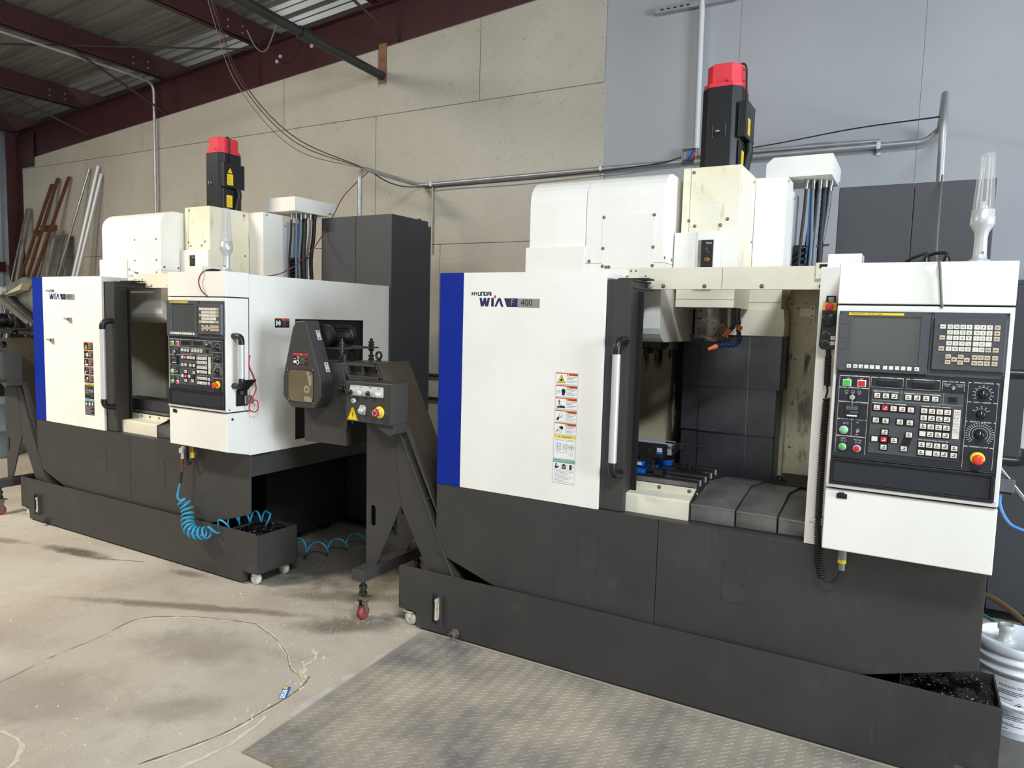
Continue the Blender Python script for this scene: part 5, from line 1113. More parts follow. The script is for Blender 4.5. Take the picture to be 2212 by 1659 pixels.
    for (x, z) in ((-2.838, 1.49), (-2.775, 1.318)):
        mb = MB(); d = Vector((.115, 0, -.321)).normalized(); p = Vector((x, 2.868, z)); nrm = Vector((.94, 0, .337)); o = p + nrm * .003
        a, b = o - d * .028, o + d * .028
        mb.hexa([a + Vector((0, -.012, 0)), a + Vector((0, .016, 0)), b + Vector((0, .016, 0)), b + Vector((0, -.012, 0)), a + nrm * .003 + Vector((0, -.012, 0)), a + nrm * .003 + Vector((0, .016, 0)), b + nrm * .003 + Vector((0, .016, 0)), b + nrm * .003 + Vector((0, -.012, 0))], ALU)
        for e in (-.018, .018): mb.cyl(o + d * e, o + d * e + nrm * .006, .004, BLACK, n=8)
        mb.build('hinge', g, label='bright steel hinge')
    # motor on its plate
    mx, mz = -2.836, 1.490
    mb = MB(); mb.lathe([(.060, 0), (.060, .04), (.052, .042), (.048, .05), (.048, .17), (.058, .172), (.058, .20), (.050, .215), (.0005, .216)], (mx, 2.906, mz), BLACK, 28, 'y')
    for i in range(28):
        a = 2 * pi * i / 28; u = Vector((cos(a), 0, sin(a))); w = Vector((-sin(a), 0, cos(a))) * .0018
        p = Vector((mx, 2.958, mz)); q = Vector((mx, 3.075, mz)); mb.hexa([p + u * .046 - w, p + u * .046 + w, p + u * .057 + w, p + u * .057 - w, q + u * .046 - w, q + u * .046 + w, q + u * .057 + w, q + u * .057 - w], BLACK)
    mb.box(mx - .045, mx + .045, 2.97, 3.06, mz - .062, mz - .048, BLACK); mb.build('drive_motor', t)
    mb = MB(); mb.box(-2.92, -2.705, 2.915, 3.22, 1.419, 1.427, BLACKP); p = mb.build('motor_plate', t)
    for x, y in ((-2.735, 2.945), (-2.735, 3.19), (-2.905, 2.945), (-2.905, 3.19)):
        mb = MB(); mb.cyl((x, y, 1.345), (x, y, 1.475), .0085, DKSTEEL, n=12)
        for z in (1.349, 1.367, 1.403, 1.429, 1.445): mb.cyl((x, y, z), (x, y, z + .013), .0165, DKSTEEL, n=6)
        mb.build('adjusting_bolt', p)
    for x, y in ((-2.82, 3.13), (-2.62, 3.12)):
        mb = MB(); mb.torus((x, y, 1.352 + .032), .019, .0065, DKSTEEL, 'y' if x > -2.7 else 'x', 24, 10); mb.cyl((x, y, 1.345), (x, y, 1.362), .013, DKSTEEL, n=14); mb.build('lifting_eye', t)
    mb = MB()
    mb.prism([(-2.972, 1.09), (-2.661, 1.09), (-2.661, .894), (-2.970, .892)], ya + .002, yb - .02, BLACKP); mb.build('discharge_chute', t, bevel=.0015)
    for pts, r in (([(-2.70, 2.93, 1.39), (-2.69, 2.92, 1.33), (-2.65, 2.885, 1.25), (-2.60, 2.87, 1.20), (-2.565, 2.865, 1.14)], .011), ([(-2.69, 2.92, 1.30), (-2.655, 2.89, 1.22), (-2.62, 2.87, 1.17), (-2.575, 2.86, 1.09), (-2.57, 2.86, 1.03)], .009), ([(-2.68, 2.885, 1.205), (-2.54, 2.86, 1.205)], .010)):
        mb = MB(); mb.tube(spline(pts, 6) if len(pts) > 2 else pts, r, BLACKR, 10)
        if len(pts) == 2: mb.cyl((-2.69, 2.887, 1.205), (-2.655, 2.88, 1.205), .018, BLACK, n=12)
        mb.build('motor_cable', t)
    # control box
    y = 2.77; mb = MB(); mb.box(-2.540, -2.262, y, 2.898, 1.062, 1.266, BLACKP); mb.box(-2.2605, -2.240, y, 2.898, 1.062, 1.266, BLACKP); mb.box(-2.539, -2.241, y + .001, 2.897, 1.2655, 1.268, BROWNMET); cb = mb.build('control_box', t, bevel=.002)
    mb = MB(); mb.prism([(-2.2415, 1.062), (-2.2415, 1.015), (-2.27, 1.0), (-2.36, 1.045), (-2.36, 1.062)], y + .02, 2.898, BLACKP); mb.build('box_bracket', t, bevel=.002)
    PL = mat('silver_switch_plate', (206, 206, 202), .35); mb = MB(); mb.prism(rr(-2.513, -2.294, 1.196, 1.2485, .006), y - .0015, y, PL); F = Face(mb, (0, y - .0015, 0))
    for x, a, b in ((-2.495, 'AUTO  MAN', ''), (-2.437, 'POWER', 'ON'), (-2.380, 'POWER', 'OFF'), (-2.323, 'ALARM', 'RESET')):
        F.text(a, x, 1.2425, .0068, INK, .0006)
        if b: F.text(b, x, 1.2355, .0058, INK, .0006)
    mb.build('switch_plate', cb, label='silver plate with switch legends')
    for i, x in enumerate((-2.495, -2.437, -2.380, -2.323)):
        mb = MB(); mb.lathe([(.0175, -.001), (.0175, -.012), (.0145, -.015), (.0145, -.016)], (x, y, 1.2125), ALU, 22, 'y'); mb.lathe([(.0143, -.014), (.0135, -.020), (.012, -.024), (.0005, -.0245)], (x, y, 1.2125), BLACK if i in (0, 2) else mat('cream_lens', (214, 206, 188), .35, coat=.3), 22, 'y')
        if i == 0: mb.hexa([(x + .004, y - .022, 1.218), (x + .009, y - .022, 1.212), (x - .014, y - .022, 1.196), (x - .019, y - .022, 1.202), (x + .004, y - .036, 1.218), (x + .009, y - .036, 1.212), (x - .014, y - .036, 1.196), (x - .019, y - .036, 1.202)], BLACK)
        mb.build('selector_switch' if i == 0 else 'push_button', cb)
    mb = MB(); mb.lathe([(.013, 0), (.013, -.006), (.009, -.008), (.0005, -.008)], (-2.487, y, 1.168), ALU, 20, 'y'); mb.cyl((-2.487, y - .0085, 1.168), (-2.487, y - .009, 1.168), .004, INK, n=4); mb.build('key_lock', cb)
    mb = MB(); mb.prism(rr(-2.449, -2.409, 1.100, 1.150, .012), y - .0015, y, PL); F = Face(mb, (0, y - .0015, 0)); F.text('LAMP', -2.429, 1.143, .0075, INK, .0006); mb.lathe([(.0175, 0), (.0175, -.014), (.014, -.017), (.0135, -.022), (.0005, -.023)], (-2.430, y, 1.121), ALU, 22, 'y'); mb.build('lamp_button', cb, label='silver lamp button')
    mb = MB(); mb.lathe([(.030, 0), (.030, -.003), (.02, -.004)], (-2.318, y, 1.122), YELLOW, 28, 'y'); mb.cyl((-2.318, y - .003, 1.122), (-2.318, y - .024, 1.122), .0145, ALU, n=20); mb.lathe([(.015, -.022), (.0205, -.026), (.0205, -.034), (.017, -.038), (.0005, -.039)], (-2.318, y, 1.122), mat('dark_red_mushroom', (160, 24, 32), .3, coat=.3), 24, 'y'); F = Face(mb, (0, y - .039, 0)); F.ring(-2.318, 1.122, .012, .0022, WINK, .0004, .4, 2.2); F.ring(-2.318, 1.122, .012, .0022, WINK, .0004, 2.6, 4.2); F.ring(-2.318, 1.122, .012, .0022, WINK, .0004, 4.7, 6.2); mb.build('emergency_stop', cb, label='red mushroom button on a yellow disc')
    mb = MB(); F = Face(mb, (-2.495, y, 1.068)); F.poly([(-.036, 0), (.036, 0), (.004, .064), (-.004, .064)], YELLOW, .0006); F.poly([(-.031, .003), (.031, .003), (0, .060)], INK, .0009); F.poly([(-.028, .0045), (.028, .0045), (0, .056)], YELLOW, .0012); F.poly([(.003, .044), (-.006, .025), (.0, .026), (-.003, .010), (.007, .029), (.001, .028), (.006, .043)], INK, .0015); mb.build('warning_triangle', cb, label='yellow high voltage triangle')
    return t

# ------------------------------------------------------------------ build both sets
right_m, right_c = machine(False); left_m, left_c = machine(True)
sets = []
for fn in (cabinet, tank, conveyor):
    a = fn(False); b = fn(True); sets.append(b); 
for o in [left_m] + sets: move_left(o)
CONVROOT = [o for o in COL.objects if o.get('category') == 'chip conveyor']

# ------------------------------------------------------------------ things on and around the right machine
v = thing('milling_vise', (-1.1, 3.26, .917), 'blue milling vise with dark jaws clamped on the open table of the right machine', 'vise')
mb = MB(); mb.box(-1.26, -1.032, 3.085, 3.13, .918, .936, VISEB); mb.box(-1.085, -1.052, 3.12, 3.40, .918, .950, VISEB); mb.box(-1.24, -1.20, 3.12, 3.40, .918, .950, VISEB); mb.box(-1.26, -1.025, 3.26, 3.30, .918, .934, VISEB); mb.box(-1.26, -.985, 3.34, 3.385, .918, .945, VISEB); mb.box(-1.24, -1.06, 3.13, 3.36, .918, .928, VISEB); mb.build('base', v, bevel=.004)
mb = MB(); mb.box(-1.093, -1.042, 3.115, 3.38, .951, .972, DKSTEEL); mb.box(-1.24, -1.19, 3.115, 3.38, .951, .972, DKSTEEL); mb.box(-1.093, -1.042, 3.108, 3.116, .950, .972, VISEB); F = Face(mb, (0, 3.108, 0)); F.rect(-1.082, -1.054, .954, .967, KEYW, .0006); mb.build('bed_ways', v, bevel=.002)
mb = MB(); mb.box(-1.25, -.992, 3.22, 3.29, .973, 1.031, DKSTEEL)
for x in (-1.19, -1.118, -1.058): mb.cyl((x, 3.221, 1.004), (x, 3.217, 1.004), .007, STEEL, n=14); mb.cyl((x, 3.218, 1.004), (x, 3.2165, 1.004), .0045, BLACK, n=12)
F = Face(mb, (0, 3.22, 0)); F.rect(-1.022, -.994, .992, 1.024, mat('sticker_blue', (44, 96, 186), .4), .0008); F.rect(-1.020, -.996, 1.004, 1.022, WINK, .0012); F.text('KURT', -1.008, 1.012, .0085, NAVY, .0016); mb.build('movable_jaw', v, bevel=.002)
mb = MB(); mb.box(-1.25, -.985, 3.33, 3.40, .972, 1.032, ALU); mb.box(-.985, -.972, 3.34, 3.41, .980, 1.02, DKSTEEL); mb.box(-1.03, -.995, 3.34, 3.39, .945, .973, BLACK); mb.build('fixed_jaw', v, bevel=.002)
v = thing('step_clamp', (-.985, 3.10, .917), 'black step clamp with a stud holding the blue vise down', 'clamp')
mb = MB(); mb.box(-.995, -.948, 3.09, 3.14, .918, .945, BLACK); mb.box(-1.03, -.948, 3.10, 3.13, .937, .946, BLACK); mb.build('clamp_bar', v, bevel=.002)
mb = MB(); mb.cyl((-1.003, 3.115, .93), (-1.003, 3.115, .983), .007, DKSTEEL, n=10); mb.cyl((-1.003, 3.115, .946), (-1.003, 3.115, .96), .013, DKSTEEL, n=6); mb.build('stud', v)
v = thing('work_stop', (-.905, 3.3, .917), 'slender black rod work stop with a crossbar standing on the table', 'work stop')
mb = MB(); mb.prism([(-.945, 3.285), (-.86, 3.275), (-.82, 3.30), (-.86, 3.325), (-.945, 3.315)], .918, .928, BLACK, 'z'); mb.cyl((-.885, 3.30, .928), (-.885, 3.30, .955), .011, DKSTEEL, n=6); mb.build('base', v)
mb = MB(); mb.cyl((-.922, 3.30, .928), (-.922, 3.30, 1.093), .0062, DKSTEEL, n=12); mb.build('post', v)
mb = MB(); mb.cyl((-1.005, 3.30, 1.040), (-.80, 3.30, 1.038), .0042, DKSTEEL, n=10); mb.cyl((-.812, 3.30, 1.038), (-.80, 3.30, 1.038), .003, BRASS, n=8); mb.box(-.934, -.91, 3.285, 3.308, 1.015, 1.048, BLACK); mb.build('crossbar', v)

# hand pendant on the pillar and its coil cord
pd_ = thing('handwheel_pendant', (-.279, 2.88, 1.52), 'black handheld pendant with a red stop button on yellow, hung on the white pillar', 'pendant')
mb = MB(); mb.prism([(-.310, 1.535), (-.305, 1.64), (-.304, 1.688), (-.297, 1.699), (-.262, 1.699), (-.256, 1.690), (-.252, 1.64), (-.250, 1.535), (-.262, 1.523), (-.298, 1.523)], 2.858, 2.8965, BLACK); mb.build('body', pd_, bevel=.004)
mb = MB(); 
for a in ((-.295, -.289, 1.698, 1.722), (-.269, -.263, 1.698, 1.722), (-.295, -.263, 1.716, 1.722)): mb.box(a[0], a[1], 2.868, 2.888, a[2], a[3], BLACK)
mb.build('hanger', pd_, bevel=.002)
mb = MB(); mb.box(-.303, -.257, 2.8555, 2.859, 1.668, 1.696, mat('amber_plate', (232, 178, 28), .4)); mb.lathe([(.008, 0), (.013, -.006), (.0135, -.013), (.009, -.017), (.0005, -.0175)], (-.280, 2.8555, 1.681), ESTOP if False else PINKRED, 22, 'y'); mb.build('emergency_stop', pd_, label='red button on a yellow plate')
mb = MB(); mb.lathe([(.026, 0), (.026, -.008), (.024, -.011), (.0005, -.011)], (-.279, 2.858, 1.633), BLACK, 28, 'y')
for a in (.5, 2.6, 4.7): mb.lathe([(.0075, -.011), (.0075, -.0125), (.006, -.0125), (.0005, -.0112)], (-.279 + .0125 * cos(a), 2.858, 1.633 + .0125 * sin(a)), BLACKR, 14, 'y')
mb.build('handwheel', pd_)
for z in (1.578, 1.546):
    mb = MB(); mb.cyl((-.289, 2.858, z), (-.289, 2.850, z), .0085, BLACK, n=14); mb.box(-.2905, -.2875, 2.846, 2.85, z - .007, z + .007, BLACK); F = Face(mb, (0, 2.858, 0)); F.ring(-.289, z, .0105, .0006, WINK, .0006, .3, 2.8); F.rect(-.278, -.272, z + .003, z + .0045, WINK, .0006); mb.build('selector_knob', pd_)
for z in (1.567, 1.548):
    mb = MB(); mb.box(-.270, -.256, 2.854, 2.859, z - .007, z + .007, KEYW); F = Face(mb, (0, 2.854, 0)); F.rect(-.2655, -.2605, z - .0005, z + .0005, INK, .0006)
    if z > 1.56: F.rect(-.2635, -.2625, z - .0025, z + .0025, INK, .0006)
    mb.build('jog_button', pd_)
cc = thing('coil_cord', (-.27, 2.87, .66), 'black coiled cord hanging from the pendant past the console to a plug below', 'cord')
mb = MB(); mb.tube(spline([(-.277, 2.877, 1.523), (-.276, 2.877, 1.50)], 3), .009, BLACKR, 10); mb.tube(helix([(-.276, 2.877, 1.50), (-.275, 2.877, 1.45), (-.274, 2.877, 1.39)], .0085, 15), .0042, BLACKR, 6); mb.tube(spline([(-.2745, 2.877, 1.392), (-.271, 2.874, 1.37), (-.275, 2.868, 1.345)], 5), .0042, BLACKR, 6)
mb.tube(helix([(-.272, 2.873, 1.342), (-.274, 2.871, 1.17), (-.273, 2.869, .922), (-.268, 2.862, .80), (-.262, 2.855, .72), (-.247, 2.852, .665)], .0095, 74, 10), .0043, BLACKR, 6); mb.tube(spline([(-.247, 2.85, .665), (-.22, 2.85, .655), (-.196, 2.85, .675), (-.184, 2.85, .715)], 6), .004, BLACKR, 8); mb.build('cord', cc)
mb = MB(); mb.cyl((-.181, 2.85, .712), (-.181, 2.85, .745), .0125, STEEL, n=16); mb.cyl((-.181, 2.85, .738), (-.181, 2.85, .752), .0145, YELLOW, n=16); mb.cyl((-.181, 2.85, .752), (-.181, 2.85, .800), .0155, BOLT, n=16); mb.box(-.198, -.163, 2.835, 2.865, .798, .803, BOLT); mb.build('plug', cc, label='metal plug with a yellow band')
mb = MB(); mb.box(-.305, -.262, 2.888, 2.896, .868, .882, KEYW); mb.box(-.284, -.258, 2.862, 2.897, .862, .890, mat('clear_clip', (206, 204, 196), .3)); tag(mb.build('cord_clip'), 'small pale clip holding the coiled cord on the pillar', 'clip')
mb = MB(); mb.tube(spline([(.062, 4.10, 2.34), (.06, 4.0, 2.33), (.05, 3.4, 2.05), (.045, 2.90, 1.85), (.052, 2.732, 1.826), (.058, 2.728, 1.78), (.068, 2.730, 1.69), (.070, 2.745, 1.686)], 8), .0042, WIREG, 8); tag(mb.build('power_cord'), 'grey cord dropping over the top of the right console into the gap above its screen', 'cord')
tp = thing('cable_plugs', (.02, 2.87, 1.829), 'two dark cable glands with a bent black cable on top of the right console', 'cable')
for x in (.015, .075):
    mb = MB(); mb.lathe([(.014, 0), (.014, .012), (.011, .016), (.011, .024), (.006, .028)], (x, 2.86, 1.8295), BLACK, 16); mb.build('gland', tp)
mb = MB(); mb.tube(spline([(.015, 2.86, 1.856), (.012, 2.87, 1.868), (-.03, 2.95, 1.86), (-.07, 3.05, 1.84)], 6), .0055, BLACKR, 8); mb.tube(spline([(.075, 2.86, 1.856), (.07, 2.865, 1.868), (.03, 2.9, 1.868), (.0, 3.0, 1.85)], 6), .0055, BLACKR, 8); mb.build('lead', tp)

# right edge of the photo: connector box and blue cable on the console side, dark cabinet, bucket, hoses
ub = thing('outlet_box', (.29, 2.84, 1.02), 'small grey connector box with a blue cable on the right console side', 'connector')
mb = MB(); mb.box(.2692, .318, 2.82, 2.872, 1.078, 1.122, mat('grey_plastic', (84, 88, 92), .45)); mb.box(.2692, .312, 2.826, 2.866, 1.070, 1.078, BLACK); mb.build('box', ub, bevel=.003)
mb = MB(); mb.tube(spline([(.282, 2.842, 1.072), (.284, 2.84, 1.03), (.305, 2.83, .985), (.335, 2.83, .963), (.40, 2.85, .95), (.52, 3.0, .95)], 7), .0045, BLUEC, 8); mb.tube([(.275, 2.83, 1.155), (.36, 2.85, 1.045), (.43, 2.87, .95)], .0055, STEEL, 8); mb.build('lead', ub, label='blue cable')
db = thing('dark_cabinet', (.78, 4.9, 0), 'dark grey cabinet at the right photo edge behind the white bucket', 'cabinet')
mb = MB(); mb.box(.347, 1.3, 4.62, 5.3, .09, 1.885, DKGREY); mb.box(.345, 1.3, 4.61, 4.62, 1.86, 1.885, DKGREY); mb.box(.4, 1.3, 4.7, 5.2, 0, .09, BLACK); mb.box(.347, .43, 4.612, 4.62, .09, 1.86, DKGREY); mb.box(.434, 1.3, 4.612, 4.62, .09, 1.86, DKGREY); mb.build('body', db, bevel=.002)
bk = thing('bucket', (.455, 3.46, 0), 'white plastic hydraulic oil bucket with a lid behind the right coolant tank', 'bucket')
cx, cy = .455, 3.46; R = .148
mb = MB(); mb.lathe([(R * .86, 0), (R * .88, .004), (R * .96, .26), (R * 1.03, .262), (R * 1.03, .272), (R * .97, .274), (R * .975, .30), (R * 1.05, .302), (R * 1.05, .315), (R * .98, .317), (R * .99, .345)], (cx, cy, 0), BUCKET, 48); mb.build('pail', bk)
mb = MB(); mb.lathe([(R * 1.04, .338), (R * 1.06, .342), (R * 1.06, .366), (R * 1.03, .372), (R * .97, .372), (R * .95, .362), (.0005, .360)], (cx, cy, 0), BUCKET, 48)
random.seed(3)
for i in range(60):
    a = random.uniform(0, 2 * pi); r = R * .9 * sqrt(random.random()); s = random.uniform(.002, .005); x, y = cx + r * cos(a), cy + r * sin(a); mb.add([(x, y, .364), (x + s, y + s * .4, .365), (x + s * .3, y + s, .364)], [(0, 1, 2)], INK)
mb.build('lid', bk)
mb = MB(); mb.lathe([(.034, .3605), (.034, .366), (.024, .370), (.024, .402), (.030, .408), (.030, .424), (.022, .430), (.020, .422), (.0005, .420)], (cx - .055, cy - .03, 0), mat('clear_spout', (190, 190, 184), .3), 24); mb.build('spout', bk, label='grey pull-up spout')
def wrap(mb, text, a, z, size, m, r):
    vs, fs = text_geo(text, size); mb.add([(cx + r * cos(a + u / r), cy + r * sin(a + u / r), z + w) for u, w in vs], fs, m)
mb = MB(); rz = lambda z: R * (.88 + .08 * z / .26) + .0008; n = 24; a0, a1 = -2.75, -.7
vs = [(cx + (rz(z) ) * cos(a0 + (a1 - a0) * i / n), cy + rz(z) * sin(a0 + (a1 - a0) * i / n), z) for z in (.03, .245) for i in range(n + 1)]; mb.add(vs, [(i, i + 1, n + 2 + i, n + 1 + i) for i in range(n)], mat('label_white', (234, 236, 238), .45), True)
BT = mat('label_navy', (52, 58, 92), .5); wrap(mb, 'Hydraulic Oil ISO', -1.73, .215, .0148, BT, rz(.215) + .0012)
for i, (z, w) in enumerate(((.195, .09), (.188, .1), (.181, .07), (.16, .05), (.095, .09), (.088, .08), (.081, .1), (.062, .06), (.055, .09), (.04, .04))):
    for k in range(8):
        r = rz(z) + .0012; b = -2.12 + k * w / r / 8; c = -2.12 + (k + 1) * w / r / 8; mb.poly([(cx + r * cos(t), cy + r * sin(t), h) for t, h in ((b, z), (c, z), (c, z + .0022), (b, z + .0022))], BT)
r = rz(.14) + .0013; q = lambda du, dz: (cx + r * cos(-1.60 + du / r), cy + r * sin(-1.60 + du / r), .14 + dz)
mb.poly([q(-.017, 0), q(0, -.017), q(.017, 0), q(0, .017)], BT); r += .0005; mb.poly([q(-.0145, 0), q(0, -.0145), q(.0145, 0), q(0, .0145)], WINK); r += .0005; mb.poly([q(-.004, -.008), q(.004, -.008), q(.003, .002), q(.006, .008), q(-.006, .008), q(-.003, .002)], INK)
mb.build('label', bk)
mb = MB(); mb.tube(spline([(cx - R, cy - .02, .30), (cx - R * .9, cy - R * .7, .20), (cx - .04, cy - R * 1.08, .142), (cx + .06, cy - R * 1.05, .150), (cx + R, cy - .02, .30)], 8), .003, BOLT, 6); P = spline([(cx - .085, cy - R * .92, .148), (cx - .03, cy - R * 1.08, .143), (cx + .03, cy - R * 1.09, .145)], 4); mb.tube(P, .008, BUCKET, 10); mb.build('handle', bk)
hs = thing('coiled_hose', (.52, 4.35, 0), 'grimy coil of thick hose lying on the floor behind the bucket', 'hose')
mb = MB(); DH = mat('grimy_hose', (120, 112, 96), .5, var=.4, vscale=12)
mb.tube(spline([(.52 + .19 * cos(a * .45), 4.35 + .16 * sin(a * .45), .03 + .012 * (a // 14)) for a in range(34)], 3), .028, DH, 10); mb.lathe([(.13, 0), (.16, .05), (.165, .055), (.15, .06), (.0005, .05)], (.52, 4.35, 0), SHEET, 28); mb.build('hose', hs)
mb = MB(); mb.tube(spline([(.38, 4.45, .12), (.45, 4.3, .13), (.56, 4.1, .11), (.75, 3.95, .06), (1.0, 3.9, .02)], 7), .009, TEAL, 8); tag(mb.build('air_hose'), 'thin teal hose crossing over the coiled hose beside the bucket', 'hose')
mb = MB(); mb.tube(spline([(.36, 4.56, .17), (.45, 4.5, .19), (.58, 4.3, .15), (.66, 4.1, .05), (.8, 4.0, .02)], 7), .016, mat('brown_hose', (126, 104, 78), .5), 10); tag(mb.build('brown_hose'), 'brown hose arching behind the bucket along the dark cabinet', 'hose')

# ------------------------------------------------------------------ things around the left machine (given in right-machine coordinates, then moved)
def left_tag(o, *a): tag(o, *a); move_left(o); return o
for x, z, lab in ((-1.548, 1.525, 'upper small grey hook stuck below the logo on the left machine'), (-1.781, 1.371, 'lower small grey hook, nearer the blue stripe of the left machine')):
    mb = MB(); mb.box(x - .012, x + .012, 2.872, 2.89, z - .014, z + .012, SHEET); mb.cyl((x - .006, 2.872, z + .002), (x - .03, 2.862, z + .008), .008, SHEET, n=12); left_tag(mb.build('magnetic_hook', bevel=.001), lab, 'hook', 'hooks on the left cover')
mb = MB(); mb.box(-1.3, -.56, 3.075, 3.22, .919, .985, COVERS); left_tag(mb.build('steel_slab', bevel=.002), 'long grey steel slab lying on the table of the left machine', 'steel slab')
o = MB(); o.cyl((-.27, 2.84, .775), (-.27, 2.84, .70), .011, ALU, n=12); o.box(-.286, -.254, 2.825, 2.855, .735, .765, ALU)
ah = thing('coiled_air_hose', (-.2, 2.8, 0), 'coiled blue air hose hanging from the left machine and trailing over its tank', 'air hose')
o.build('coupling', ah, label='silver coupling')
o = MB(); o.cyl((-.272, 2.838, .70), (-.276, 2.835, .62), .011, RUST, n=12); o.cyl((-.276, 2.835, .62), (-.284, 2.832, .545), .0075, BLACKR, n=10); o.build('hose_sleeve', ah)
o = MB()
P = [(-.286, 2.832, .55), (-.30, 2.828, .50), (-.298, 2.82, .462), (-.27, 2.815, .445)]
H = helix([(-.25, 2.82, .445), (-.225, 2.83, .40), (-.205, 2.822, .36), (-.175, 2.80, .315), (-.13, 2.79, .285), (-.07, 2.80, .275), (-.01, 2.825, .285)], .034, 11, 16)
o.tube(spline(P + [tuple(H[0])], 5) + H[1:], .0062, HOSEB, 8)
K = helix([(-.01, 2.83, .285), (.03, 2.90, .325), (.06, 3.02, .34), (.12, 3.14, .335)], .034, 5, 18); o.tube(H[-1:] + K, .0062, HOSEB, 8)
K2 = helix([(.12, 3.14, .335), (.20, 3.25, .16), (.26, 3.45, .065), (.30, 3.75, .052), (.33, 4.05, .052), (.34, 4.45, .052), (.33, 4.75, .055)], .044, 11, 16); o.tube(K[-1:] + K2, .0062, HOSEB, 8)
o.build('hose', ah); move_left(ah)
cd = thing('short_coil_cord', (-.23, 2.83, .67), 'short black coiled cord and plug hanging below the console of the left machine', 'cord')
o = MB(); o.tube(helix([(-.232, 2.845, .80), (-.238, 2.845, .735), (-.232, 2.845, .695), (-.212, 2.843, .668)], .008, 14, 10), .0036, BLACKR, 6); o.tube(spline([(-.212, 2.843, .668), (-.196, 2.843, .675), (-.187, 2.843, .72)], 5), .0036, BLACKR, 6); o.build('cord', cd)
o = MB(); o.cyl((-.186, 2.845, .715), (-.186, 2.845, .75), .012, YELLOW, n=14); o.cyl((-.186, 2.845, .75), (-.186, 2.845, .80), .0145, BRASS, n=14); o.build('plug', cd); move_left(cd)
o = MB(); o.box(.2692, .276, 2.797, 2.876, 1.072, 1.16, BLACK); F = Face(o, (.276, 0, 0), (0, 1, 0), (0, 0, 1), (1, 0, 0)); F.frame(2.826, 2.842, 1.138, 1.155, .0025, GREYINK, .0008)
for i in range(5): F.rect(2.806, 2.83, 1.088 + i * .009, 1.09 + i * .009, PANELG, .0008)
o.build('outlet_plate', left_c, bevel=.002)
o = MB(); o.hexa([(.2695, 2.80, 1.16), (.276, 2.80, 1.16), (.276, 2.875, 1.16), (.2695, 2.875, 1.16), (.30, 2.835, 1.222), (.304, 2.835, 1.217), (.304, 2.915, 1.217), (.30, 2.915, 1.222)], BLACK); o.build('outlet_lid', left_c, bevel=.001)
o = MB(); o.box(.2765, .306, 2.858, 2.892, 1.085, 1.125, SHEET); o.box(.2765, .283, 2.85, 2.90, 1.08, 1.13, SHEET); left_tag(o.build('plug_adapter', bevel=.002), 'small grey plug adapter in the open outlet on the left console side', 'adapter')
o = MB()
Wm = lambda p: Vector((p[0] - X1, p[1] - Y1, p[2]))
o.tube(spline([Wm(C0), Wm((-4.0, 4.3, 2.55)), Wm((-3.95, 4.12, 2.36)), (-.33, 4.05, 2.17), (-.15, 3.75, 2.02), (.02, 3.4, 1.88), (.10, 3.15, 1.83), (.08, 2.95, 1.832), (.075, 2.80, 1.836), (.085, 2.732, 1.825), (.06, 2.722, 1.775), (.085, 2.722, 1.72), (.125, 2.732, 1.688)], 8), .0036, WIRER, 6)
o.tube(spline([(.272, 2.895, 1.36), (.276, 2.888, 1.30), (.282, 2.915, 1.235), (.30, 2.912, 1.19), (.315, 2.90, 1.16), (.32, 2.865, 1.11), (.315, 2.852, 1.06), (.315, 2.885, 1.035), (.315, 2.915, 1.05), (.31, 2.915, 1.095), (.306, 2.885, 1.105)], 8), .0036, LRED, 6)
o.tube(spline([(.05, 2.86, 1.84), (.06, 2.82, 1.845), (.03, 2.80, 1.84), (.06, 2.78, 1.838), (.10, 2.80, 1.842), (.13, 2.84, 1.835)], 6), .006, BLACKR, 8)
left_tag(o.build('charging_cord'), 'thin red-brown cord drooping from the conduit over the left console into its open outlet', 'cord')

# behind the left conveyor: folded sheet metal hopper and a drum
hp = thing('sheet_metal_hopper', (-8.3, 4.35, 1.35), 'tilted bare sheet metal bin in front of the leaning bars, left of the blue stripe', 'metal bin')
def pt(px, pz, y): return (px, y, pz)
mb = MB(); A = [(-9.15, 4.25, 1.80), (-8.62, 4.25, 1.935), (-8.28, 4.25, 1.88), (-8.28, 4.25, 1.44), (-8.42, 4.25, 1.44), (-9.1, 4.25, 1.72)]
mb.poly(A, SHEET); B = [(x + .02, y + .5, z + .02) for x, y, z in A]; mb.poly(B, SHEET)
for i in range(6): j = (i + 1) % 6; mb.poly([A[i], A[j], B[j], B[i]], SHEET)
mb.prism([(-9.16, 1.70), (-9.12, 1.745), (-8.38, 1.42), (-8.42, 1.38)], 4.2, 4.26, SHEET); mb.build('bin', hp)
mb = MB(); mb.hexa([(-8.86, 4.20, 1.70), (-8.84, 4.20, 1.725), (-8.36, 4.20, 1.50), (-8.38, 4.20, 1.47), (-8.86, 4.248, 1.70), (-8.84, 4.248, 1.725), (-8.36, 4.248, 1.50), (-8.38, 4.248, 1.47)], BLACK); mb.prism([(-8.84, 1.73), (-8.45, 1.86), (-8.50, 1.79)], 4.15, 4.24, mat('pale_sheet', (206, 198, 170), .4)); mb.cyl((-9.02, 4.245, 1.78), (-9.02, 4.20, 1.78), .045, ALU, n=20); mb.build('slot_frame', hp)
